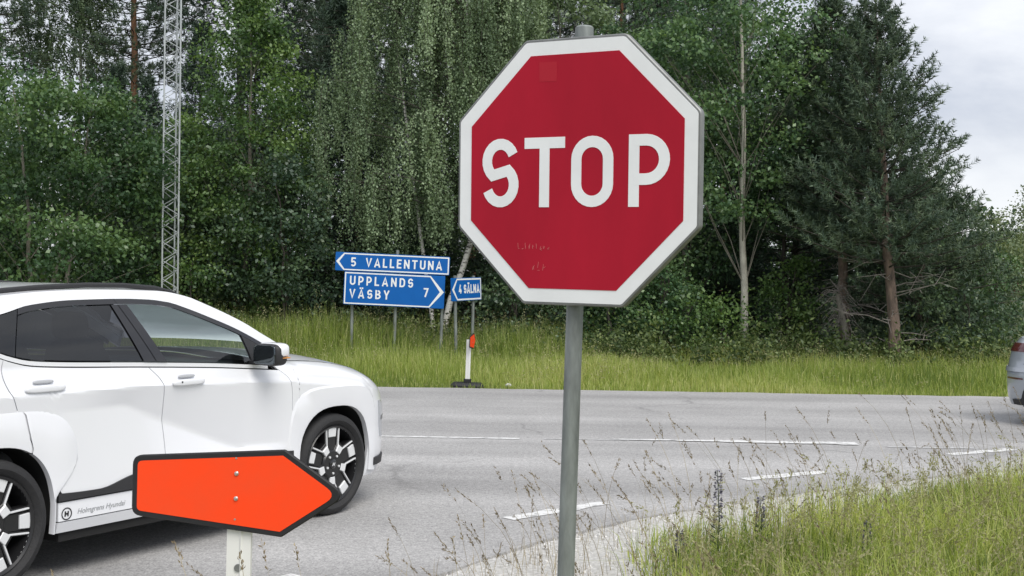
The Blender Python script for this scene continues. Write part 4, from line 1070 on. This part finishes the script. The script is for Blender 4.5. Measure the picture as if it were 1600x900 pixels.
def white_car():
    root = empty('white_car', (-3.359, 6.772, 0), R(57.9)); tag(root, 'white crossover car with black and silver wheels waiting at the junction', 'car')
    WP, BK, GB = M['car_white'], M['plastic_black'], M['gloss_black']
    belt = cr([(-.86, 1.20), (-.3, 1.235), (.065, 1.229), (.128, 1.21), (.244, 1.181), (.354, 1.169), (1.032, 1.131), (1.581, 1.097), (1.897, 1.072), (2.2, 1.05), (2.5, 1.04)])
    wtop = cr([(-.62, 1.20), (-.3, 1.33), (.177, 1.422), (.344, 1.462), (.632, 1.486), (.97, 1.49), (1.165, 1.484), (1.313, 1.467), (1.467, 1.423), (1.626, 1.368), (1.791, 1.308), (1.962, 1.233), (2.08, 1.175), (2.25, 1.085)])
    rtop = cr([(-.75, 1.30), (-.45, 1.43), (0, 1.50), (.233, 1.519), (.46, 1.536), (.78, 1.544), (1.285, 1.533), (1.488, 1.499), (1.594, 1.462), (1.758, 1.399), (1.927, 1.326), (2.044, 1.264), (2.188, 1.192), (2.30, 1.125)])
    ftop = cr([(2.0, 1.078), (2.4, 1.062), (2.7, 1.036), (3.0, .985), (3.2, .940), (3.35, .890), (3.45, .84), (3.52, .80)])
    xn = cr([(.1, 3.40), (.2, 3.47), (.3, 3.54), (.45, 3.56), (.6, 3.56), (.7, 3.545), (.8, 3.49), (.9, 3.41), (1.0, 3.3)])
    def plan(x, z):
        if x > 2.75:
            q = min(1, (x - 2.75) / (xn(z) - 2.75)); return .905 * max(0, 1 - q ** 3.0) ** (1 / 3.0)
        if x < -.25:
            q = min(1, (-.25 - x) / .62); return .905 * max(0, 1 - q ** 2.8) ** (1 / 2.8)
        return .905
    def bodyY(x, z):
        k = min(1, max(0, (x - .5) / .75)) * (1 - min(1, max(0, (x - 1.75) / .45)))
        zd = min(.90, max(.56, 1.02 - .39 * (x - .55))); dl = .040 * k
        zc = 1.0 if x < 1.0 else 1.0 - .045 * (x - 1.0)
        if x > 2.2: zc -= .075 * (x - 2.2)
        kn = [(.2, .035), (.25, .022), (.31, .014), (.42, .008), (.50, .012), (zd, .014 + dl), (max(zd + .02, zc), 0.0), (zc + .03, .020), (zc + .08, .040), (zc + .14, .06)]
        zs, ys = [a for a, b in kn], [b for a, b in kn]
        y = plan(x, z) - float(np.interp(z, zs, ys))
        if x > 2.1:                                      # fender shoulder rolls into the bonnet
            t = ftop(x); f = min(1, (x - 2.1) / .25); q = max(0, (z - (t - .10)) / .10)
            y -= f * (.14 * q ** 2.2 - (.03 * q if q > 0 else 0)) * min(1, plan(x, z) / .6)
        return max(0, y)
    def glassY(x, z):
        t = max(0, (z - 1.08) / .40); y = .868 - .165 * t ** 1.25
        if x > 1.2: y -= .055 * ((x - 1.2)) ** 2
        if x < .2: y -= .07 * (.2 - x) ** 2
        return y
    def arch(cx):
        def f(x):
            q = abs(x - cx) / .378
            return .345 + .408 * (1 - q ** 2.6) ** (1 / 2.6) if q < 1 else (.25 if .3 < x < 2.4 else .22)
        return f
    ra, fa = arch(0.0), arch(2.66)
    rs = cr([(.5, .36), (.60, .305), (.727, .25), (.939, .14), (1.12, .082), (1.197, .096), (1.25, .11)])
    ds_ = cr([(.2, 1.155), (.597, 1.153), (.926, 1.129), (1.024, 1.108), (1.08, 1.06), (1.133, 1.001)])
    fs = cr([(.2, 2.205), (.51, 2.209), (.676, 2.218), (.844, 2.214), (.963, 2.188), (1.052, 2.077), (1.1, 2.02)])
    vd = np.concatenate([np.linspace(0, .62, 22), np.linspace(.64, 1, 20)])
    bl = lambda x: belt(x) - .030
    # doors
    def door(name, XL, XR, ZL, nu, seg):
        for s in (-1, 1):
            V, F = panel(bodyY, XL, XR, ZL, bl, np.linspace(0, 1, nu), 0, s, vdist=vd)
            seg[s] = MB().add(V, F).build(name, WP, root, True, 25)
    D1, D2 = {}, {}
    rlow = lambda x: max(.425, ra(x)) if x < .378 else .425
    door('rear_door', rs, ds_, rlow, 34, D1); door('front_door', ds_, fs, lambda x: .425, 30, D2)
    # quarter and fender
    usq = 1 - np.concatenate([np.linspace(0, .02, 3), .02 + .98 * (1 - np.cos(np.linspace(0, math.pi, 60))) / 2])[::-1]
    usq = np.unique(np.concatenate([.12 * (1 - np.cos(np.linspace(0, math.pi/2, 18))) , np.linspace(.12, .30, 14), np.linspace(.30, .46, 22), np.linspace(.46, 1, 24)]).round(4))
    pbuild('rear_quarter', WP, root, bodyY, lambda z: -.8736, rs, ra, bl, usq, 0, vdist=vd)
    tn = lambda x: (x - 2.22) / 1.28
    usf = np.unique(np.concatenate([np.linspace(0, tn(2.28), 4), tn(2.66) + (tn(3.04) - tn(2.28)) / 2 * np.sin(np.linspace(-math.pi/2, math.pi/2, 36)), 1 - (1 - tn(3.05)) * (1 - np.sin(np.linspace(0, math.pi/2, 22)))]).round(3))
    pbuild('front_fender', WP, root, bodyY, fs, xn, fa, ftop, usf, 0, vdist=vd, gap=.002)
    # bonnet: fills between the fender tops
    def fill(name, m, xs, yf, zf, crown, fwd=None, inset_=.006, nk=15, th=.0, sharp=30):
        V = []; ks = np.linspace(-1, 1, nk)
        for x in xs:
            y0 = max(0, yf(x) - inset_); z0 = zf(x)
            for k in ks: V.append((x + (fwd(x) * (1 - k*k) if fwd else 0), y0 * k, z0 + crown(x) * (1 - abs(k) ** 2.4)))
        F = [(i*nk + j, (i+1)*nk + j, (i+1)*nk + j + 1, i*nk + j + 1) for i in range(len(xs) - 1) for j in range(nk - 1)]
        return MB().add(V, F).build(name, m, root, True, sharp)
    xh = np.concatenate([np.linspace(2.02, 3.3, 26), 3.3 + .178 * np.sin(np.linspace(.1, math.pi/2, 12))])
    fill('bonnet', WP, xh, lambda x: bodyY(x, ftop(x)), lambda x: ftop(x) + .002, lambda x: .056 * min(1, max(.05, (3.5 - x) / .45)))
    # belt trim, lower cladding, sills
    pbuild('belt_trim', WP, root, lambda x, z: bodyY(x, belt(x) - .03) - .01, lambda z: -.2, lambda z: 2.03, bl, belt, np.linspace(0, 1, 50), 3, gap=.004)
    cl_top = cr([(.39, .476), (.55, .468), (.67, .466), (.886, .512), (1.1, .545), (1.6, .53), (2.25, .50)])
    pbuild('black_cladding', BK, root, lambda x, z: bodyY(x, z) + .012, lambda z: .392, lambda z: 2.232, lambda x: .422, lambda x: cl_top(x) - .006, np.linspace(0, 1, 40), 6)
    pbuild('sill_panel', WP, root, lambda x, z: .898, lambda z: .397, lambda z: 2.268, lambda x: .313, lambda x: .419, np.linspace(0, 1, 20), 4)
    pbuild('sill_lower', WP, root, lambda x, z: .902 - max(0, .31 - z) * .35, lambda z: .392, lambda z: 2.27, lambda x: .25, lambda x: .313, np.linspace(0, 1, 20), 4)
    # wheel-arch flares
    def flare(cx, a0, a1, ow, oh, nm, m=WP):
        for s in (-1, 1):
            V = []; n = 28; prof = [(0, -.03), (0, .008), (.10, .011), (.86, .008), (1.0, -.004)]
            for i in range(n + 1):
                q = i / n
                for k, (w, off) in enumerate(prof):
                    w_ = min(w, 1); a = R((a0[0] + (a1[0] - a0[0]) * q) * (1 - w_) + (a0[1] + (a1[1] - a0[1]) * q) * w_)
                    c, sn = math.cos(a), max(-.9, math.sin(a))
                    def se(hw_, hh, p): r = (abs(c / hw_) ** p + abs(sn / hh) ** p) ** (-1 / p); return r * c, r * sn
                    xi, zi = se(.374, .404, 2.6); xo, zo = se(ow, oh, 4.6)
                    if cx < 1 and c > 0:                # the rear flare narrows towards the sill
                        tt = min(1, max(0, (math.degrees(a) - 14) / 16)); tt = tt * tt * (3 - 2 * tt); xo, zo = xi + (xo - xi) * (.06 + .94 * tt), zi + (zo - zi) * (.06 + .94 * tt)
                    x, z = cx + xi + (xo - xi) * w, .345 + zi + (zo - zi) * w
                    z = max(z, .255); V.append((x, s * (max(bodyY(x, z), bodyY(x, .6) - .004) + off), z))
            kk = len(prof); F = [(i*kk + j, i*kk + j + 1, (i+1)*kk + j + 1, (i+1)*kk + j) for i in range(n) for j in range(kk - 1)]
            if s > 0: F = [f[::-1] for f in F]
            MB().add(V, F).build(nm, m, root, True, 22)
    flare(2.66, (-12, -12), (190, 190), .475, .555, 'wheel_arch_flare')
    flare(0.0, (-14, -14), (56, 73), .545, .585, 'wheel_arch_flare'); flare(0.0, (57.5, 74), (188, 188), .545, .585, 'wheel_arch_flare')
    # glasshouse: cant rails, glass, pillars
    usr = np.linspace(0, 1, 60)
    pbuild('roof_rail_panel', WP, root, glassY, lambda z: -.60, lambda z: 2.24, wtop, rtop, usr, 5, gap=.001)
    rx = np.linspace(-.6, 1.36, 34)
    fill('roof', WP, rx, lambda x: glassY(x, rtop(x)), lambda x: rtop(x) - .001, lambda x: .030, inset_=.001)
    fill('windscreen', M['glass_clear'], np.linspace(1.362, 2.24, 24), lambda x: glassY(x, rtop(x)), lambda x: rtop(x) - .002, lambda x: .012, lambda x: .16, inset_=.004)
    frame_t = lambda x: wtop(x) - .030
    qr, rgf, fgr, bp, fgf = (cr([(1.1, .155), (1.198, .176), (1.459, .273)]), cr([(1.1, 1.022), (1.134, 1.009), (1.467, .879)]), cr([(1.1, 1.198), (1.121, 1.186), (1.462, .999)]),
                             cr([(1.1, 1.117), (1.125, 1.104), (1.489, .918)]), cr([(1.0, 1.925), (1.081, 1.902), (1.229, 1.86), (1.4, 1.8)]))
    pbuild('quarter_glass', M['glass_dark'], root, glassY, lambda z: -.40, qr, belt, wtop, np.linspace(0, 1, 14), 8, gap=.004, flange=.01)
    pbuild('rear_door_glass', M['glass_dark'], root, glassY, qr, rgf, belt, frame_t, np.linspace(0, 1, 16), 8, gap=.006, flange=0, dy=-.006)
    pbuild('front_door_glass', M['glass_clear'], root, glassY, fgr, fgf, belt, frame_t, np.linspace(0, 1, 20), 8, gap=.003, flange=0, dy=-.006)
    pbuild('window_frame', GB, root, glassY, qr, bp, frame_t, wtop, np.linspace(0, 1, 24), 3, gap=.001, flange=.02)
    pbuild('window_frame', GB, root, glassY, bp, lambda z: 2.14, frame_t, wtop, np.linspace(0, 1, 30), 3, gap=.001, flange=.02)
    pbuild('door_pillar', GB, root, glassY, rgf, bp, belt, frame_t, np.linspace(0, 1, 4), 8, gap=.003, flange=.02)
    pbuild('door_pillar', GB, root, glassY, bp, fgr, belt, frame_t, np.linspace(0, 1, 4), 8, gap=.003, flange=.02)
    pbuild('mirror_triangle', BK, root, glassY, fgf, lambda z: 2.10, belt, frame_t, np.linspace(0, 1, 8), 5, gap=.001, flange=.02)
    pbuild('rear_pillar', WP, root, glassY, lambda z: -.62, lambda z: -.40, belt, wtop, np.linspace(0, 1, 8), 5, flange=0)
    # tailgate: lower shell closed by a shelf and a steep rear window
    V = []
    for k in np.linspace(-1, 1, 11):
        for q in np.linspace(0, 1, 6): V.append((-.60 - .20 * q - .03 * (1 - k*k), k * (glassY(-.6, rtop(-.6)) * (1 - q) + .70 * q), (rtop(-.6) + .03 * (1 - k*k)) * (1 - q) + (bl(-.7) + .03) * q))
    MB().add(V, [(i*6 + j, i*6 + j + 1, (i+1)*6 + j + 1, (i+1)*6 + j) for i in range(10) for j in range(5)]).build('rear_window', M['glass_dark'], root, True, 40)
    pbuild('tail_lamp', M['tail_red'], root, lambda x, z: bodyY(x, z) + .006, lambda z: -.85, lambda z: -.55, lambda x: .98, lambda x: 1.06, np.linspace(0, 1, 10), 4, flange=.01)
    fill('tailgate', WP, np.linspace(-.866, -.56, 14), lambda x: bodyY(x, bl(x)), lambda x: bl(x) + .012, lambda x: .02)
    for s in (-1, 1):
        rail = MB().tube([(-.25, s * .60, 1.485), (-.20, s * .605, 1.512), (.1, s * .612, 1.528), (.475, s * .615, 1.556), (.794, s * .615, 1.568), (1.055, s * .612, 1.566), (1.302, s * .607, 1.549), (1.44, s * .60, 1.523), (1.54, s * .597, 1.488)], [.008] + [.0145] * 7 + [.006], 8).build('roof_rail', BK, root, True, 50)
    # door handles
    for D, x0, z in ((D1, .31, 1.032), (D2, 1.30, 1.002)):
        for s in (-1, 1):
            y = s * (bodyY(x0, z))
            h = MB().sup((x0, y + s * .016, z), (.125, .016, .019), .5, .6, 10, 20).build('handle', WP, D[s], True, 60)
            MB().sup((x0 - .0, y - s * .004, z + .034), (.065, .007, .010), .6, .6, 8, 16).build('handle_recess', M['recess_grey'], h, True, 60)  # raised grey oval stands in for the recess above the handle
            if D is D2: MB().lathe([(.0005, .0), (.006, .0)], 10, 'Y').build('lock', M['print_black'], h).location = (x0 - .065, y + s * .0335, z + .004)
    # mirrors
    for s in (-1, 1):
        h = MB().sup((1.895, s * 1.005, 1.140), (.060, .105, .070), .5, .55, 14, 22).build('mirror_housing', BK, root, True, 60)
        MB().sup((1.912, s * 1.010, 1.165), (.058, .106, .050), .55, .6, 14, 22).build('mirror_cap', WP, h, True, 60)
        MB().sup((1.925, s * 1.04, 1.122), (.049, .080, .005), .5, .6, 8, 20).build('indicator', M['amber'], h, True, 60)
        MB().sup((1.834, s * 1.005, 1.141), (.006, .092, .060), .3, .5, 8, 20).build('mirror_glass', M['mirror'], h, True, 60)
        MB().box((1.88, min(s * .80, s * .95), 1.075), (1.95, max(s * .80, s * .95), 1.095)).build('mirror_foot', BK, h)
    # lamps and bumper trim
    pbuild('headlight', M['lens'], root, lambda x, z: bodyY(x, z) + .007, lambda z: 3.175 + .05 * (.74 - z) / .28, lambda z: xn(z) - .10 - .05 * (.74 - z), lambda x: .475, lambda x: .745 - .5 * max(0, x - 3.25), np.linspace(0, 1, 10), 8, flange=.012)
    pbuild('headlight_bezel', GB, root, lambda x, z: bodyY(x, z) + .010, lambda z: 3.24, lambda z: xn(z) - .10, lambda x: .595, lambda x: .63, np.linspace(0, 1, 8), 3, flange=.01)
    pbuild('day_light', GB, root, lambda x, z: bodyY(x, z) + .006, lambda z: 3.17, lambda z: xn(z) - .004, lambda x: ftop(x) - .045, lambda x: ftop(x) - .018, np.linspace(0, 1, 18), 3, flange=.01)
    pbuild('day_light_bar', M['sign_white'], root, lambda x, z: bodyY(x, z) + .008, lambda z: 3.20, lambda z: xn(z) - .004, lambda x: ftop(x) - .035, lambda x: ftop(x) - .029, np.linspace(0, 1, 18), 2, gap=0, flange=.01)
    pbuild('bumper_lip', BK, root, lambda x, z: plan(x, z) + .004, lambda z: 3.10, lambda z: xn(z) + .01, lambda x: .285, lambda x: .345, np.sin(np.linspace(0, math.pi/2, 16)), 4, flange=.03)
    pbuild('grille', BK, root, lambda x, z: bodyY(x, z) + .006, lambda z: 3.40, lambda z: xn(z), lambda x: .37, lambda x: .47, np.sin(np.linspace(0, math.pi/2, 8)), 3, flange=.01)
    # dark inside: floor, wells, bulkheads
    g = MB(); g.box((-.72, -.60, .19), (3.25, .60, .44)); g.build('underbody', M['dark_void'], root)
    MB().box((.43, -.862, .20), (2.24, .862, .42)).build('floor', M['dark_void'], root)
    MB().box((2.42, -.60, .445), (3.22, .60, .90)).build('engine_bay', M['dark_void'], root)
    MB().box((-.55, -.60, .445), (.02, .60, 1.05)).build('luggage_bay', M['dark_void'], root)
    for cx in (0, 2.66):
        for s in (-1, 1):
            V = []; n = 24
            for i in range(n + 1):
                a = math.pi * (1.08 * i / n - .04); c, q = math.cos(a), math.sin(a)
                r = (abs(c / .385) ** 2.6 + abs(q / .415) ** 2.6) ** (-1 / 2.6)
                for y in (.56, .868): V.append((cx + r * c, s * y if y < .8 else s * min(.868, max(.6, bodyY(cx + r * c, max(.5, .345 + r * q)) - .03)), max(.2, .345 + r * q)))
            b = len(V); V.append((cx, s * .56, .3))
            F = [(2*i, 2*i + 1, 2*i + 3, 2*i + 2) for i in range(n)] + [(2*i, 2*i + 2, b) for i in range(n)]
            MB().add(V, F).build('wheel_liner', M['dark_void'], root, True)
    # interior
    for s in (-1, 1):
        MB().sup((1.22, s * .37, .60), (.26, .25, .11), .5, .5).build('seat', M['interior'], root, True, 60)
        st = MB().sup((.98, s * .37, .93), (.09, .24, .33), .5, .5, rot=Matrix.Rotation(R(-14), 3, 'Y')).build('seat_back', M['interior'], root, True, 60)
        MB().sup((.88, s * .37, 1.325), (.05, .13, .085), .6, .5).build('headrest', M['interior'], st, True, 60)
        MB().sup((.04, s * .35, 1.27), (.045, .13, .07), .6, .5).build('headrest', M['interior'], root, True, 60)
    MB().sup((.30, 0, .60), (.26, .62, .11), .5, .4).build('rear_bench', M['interior'], root, True, 60)
    MB().sup((.10, 0, .92), (.09, .62, .32), .5, .4, rot=Matrix.Rotation(R(-14), 3, 'Y')).build('rear_bench_back', M['interior'], root, True, 60)
    MB().sup((2.02, 0, .93), (.30, .76, .14), .5, .35).build('dashboard', M['interior'], root, True, 60)
    t = MB(); n = 28
    t.tube([(0, .185 * math.cos(2*math.pi*k/n), .185 * math.sin(2*math.pi*k/n)) for k in range(n + 1)], .016, 8, False)
    t.box((-.02, -.18, -.02), (.02, .18, .02)); t.sup((0, 0, 0), (.03, .07, .06), .6, .6)
    o = t.build('steering_wheel', M['plastic_black'], root, True, 60); o.location = (1.62, .37, 1.04); o.rotation_euler = (0, R(-24), 0)
    # wheels
    for x in (0, 2.66):
        for s in (-1, 1): alloy_wheel(root, (x, s * .785, .347), s)
    # writing on the sill and the round H mark
    LT = Matrix.Translation((0, -.8995, 0)) @ Matrix.Rotation(R(90), 4, 'X')
    lt = link('lettering', text_mesh('Holmgrens Hyundai', .040, .28), M['print_grey'], root); lt.matrix_local = Matrix.Translation((.520, 0, .342)) @ LT
    g = MB().lathe([(.0275, 0), (.0335, 0), (.0335, .001), (.0275, .001)], 32, 'Z', True)
    for p in ([(-.010, -.014), (-.008, .014)], [(.008, -.014), (.010, .014)], [(-.009, -.001), (.009, .001)]): sweep(g, p, .0085, 0, 0, .001, (0, 0), 1)
    o = g.build('round_mark', M['print_black'], root); o.matrix_local = Matrix.Translation((.452, 0, .353)) @ LT
    return root
white_car()

def grey_car():
    hd = R(38); c, s_ = math.cos(hd), math.sin(hd)
    cx, cy = 5.74, 14.75                                   # rear left corner
    root = empty('grey_car', (cx - (.08 * c - .86 * s_), cy - (.08 * s_ + .86 * c), 0), hd); tag(root, 'silver grey saloon car driving away at the right edge', 'car')
    GP, BK = M['car_grey'], M['plastic_black']
    xr = cr([(.10, .22), (.2, .10), (.32, .03), (.45, .0), (.60, .0), (.66, .03), (.72, .065), (.82, .075), (.93, .11), (1.02, .20)])
    xf = cr([(.1, 4.45), (.3, 4.62), (.5, 4.66), (.65, 4.62), (.8, 4.5), (.95, 4.3)])
    def plan(x, z):
        if x < .62: q = min(1, (.62 - x) / max(.05, .62 - xr(z))); return .915 * max(0, 1 - q ** 3.2) ** (1 / 3.2)
        if x > 3.85: q = min(1, (x - 3.85) / (xf(z) - 3.85)); return .915 * max(0, 1 - q ** 2.8) ** (1 / 2.8)
        return .915
    top = cr([(.1, .985), (.3, 1.005), (.8, 1.02), (1.4, 1.0), (2.5, .98), (3.2, .955), (3.8, .90), (4.3, .82), (4.6, .74)])
    def Y(x, z): return max(0, plan(x, z) - float(np.interp(z, [.15, .3, .5, .72, .86, .94, 1.03], [.05, .015, 0, .004, .03, .07, .13])))
    def low(x):
        for a in (.98, 3.75):
            q = abs(x - a) / .36
            if q < 1: return .33 + .36 * math.sqrt(1 - q * q)
        return .22
    us = np.unique(np.concatenate([np.sin(np.linspace(0, math.pi/2, 20)) * 0 + (1 - np.cos(np.linspace(0, math.pi/2, 20))) * .13, np.linspace(.13, .31, 26), np.linspace(.31, .72, 12), np.linspace(.72, .9, 26), .9 + .1 * np.sin(np.linspace(0, math.pi/2, 14))]))
    pbuild('body', GP, root, Y, xr, xf, low, top, us, 18, gap=0)
    def fill(name, m, xs, yf, zf, crown):
        V = []; ks = np.linspace(-1, 1, 13)
        for x in xs:
            for k in ks: V.append((x, yf(x) * k, zf(x) + crown(x) * (1 - abs(k) ** 2.4)))
        return MB().add(V, [(i*13 + j, (i+1)*13 + j, (i+1)*13 + j + 1, i*13 + j + 1) for i in range(len(xs) - 1) for j in range(12)]).build(name, m, root, True, 40)
    fill('boot_lid', GP, .185 + .75 * (1 - np.cos(np.linspace(0, math.pi/2, 14))), lambda x: Y(x, top(x)), lambda x: top(x), lambda x: .02)
    fill('bonnet', GP, np.linspace(3.1, 4.55, 14), lambda x: Y(x, top(x)), lambda x: top(x), lambda x: .05)
    roof = cr([(.55, 1.05), (1.0, 1.28), (1.35, 1.40), (1.8, 1.45), (2.3, 1.44), (2.7, 1.36), (3.3, 1.0)])
    gY = lambda x, z: .80 - .52 * max(0, z - 1.0) - (.1 * max(0, .9 - x))
    pbuild('side_glass', M['glass_dark'], root, gY, lambda z: .60, lambda z: 3.22, lambda x: top(x) - .01, roof, np.linspace(0, 1, 30), 6, flange=0)
    fill('rear_window', M['glass_dark'], np.linspace(.56, 1.28, 10), lambda x: gY(x, roof(x)) - .01, roof, lambda x: .03)
    fill('roof', GP, np.linspace(1.285, 2.48, 12), lambda x: gY(x, roof(x)) + .005, roof, lambda x: .03)
    fill('windscreen', M['glass_dark'], np.linspace(2.485, 3.25, 10), lambda x: gY(x, roof(x)) - .01, roof, lambda x: .03)
    # rear fittings
    e = lambda d: (lambda x, z: 0.0 if x <= xr(z) - d + 1e-4 else Y(x + d, z) + d)
    usr = 1 - np.cos(np.linspace(0, math.pi/2, 16))
    pbuild('tail_lamp', M['tail_red'], root, e(.008), lambda z: xr(z) - .008, lambda z: .42, lambda x: .845 + .03 * min(1, max(0, .3 - x) / .2) * 0, lambda x: .945, usr, 5, gap=0, flange=.012)
    pbuild('boot_seam', M['print_black'], root, e(.003), lambda z: xr(z) - .003, lambda z: xr(z) + .035, lambda x: .700, lambda x: .712, usr, 2, gap=0, flange=.004)
    pbuild('bumper_crease', GP, root, e(.012), lambda z: xr(z) - .012, lambda z: .60, lambda x: .615, lambda x: .665, usr, 4, gap=0, flange=.012)
    pbuild('reflector', M['tail_red'], root, e(.006), lambda z: xr(z) + .03, lambda z: xr(z) + .15, lambda x: .528, lambda x: .546, usr, 2, gap=0, flange=.008)
    pbuild('diffuser', BK, root, e(.010), lambda z: xr(z) - .010, lambda z: xr(z) + .09, lambda x: .225, lambda x: .29 + .20 * min(1, max(0, (.075 - x) / .075)), usr, 6, gap=0, flange=.02)
    MB().box((.50, -.78, .17), (4.1, .78, .5)).build('underbody', M['dark_void'], root)
    g = MB(); rr = random.Random(3)
    for i in range(6):
        x = .52 - i * .038
        sweep(g, [(x, 0), (x, .03)], .007, 0, 0, .002, (0, 0), 1); sweep(g, [(x - .018, .002 if i % 2 else .028), (x, .015)], .007, 0, 0, .0024, (0, 0), 1)
    o = g.build('badge_lettering', M['steel_dark'], root); o.matrix_local = Matrix.Translation((.067, 0, .765)) @ Matrix(((0, 0, -1, 0), (1, 0, 0, 0), (0, 1, 0, 0), (0, 0, 0, 1)))
    for x in (.98, 3.75):
        for sd in (-1, 1):
            w = empty('wheel', (x, sd * .80, .325), 0 if sd < 0 else math.pi, root)
            MB().lathe([(.22, .07), (.27, .105), (.31, .10), (.325, .07), (.325, -.07), (.31, -.1), (.22, -.08)], 40, 'Y', True).build('tyre', M['tyre'], w, True, 40)
            g = MB().lathe([(.0005, .06), (.05, .07), (.225, .075), (.23, .06)], 32, 'Y'); g.build('rim', M['alloy'], w, True, 40)
    return root
grey_car()
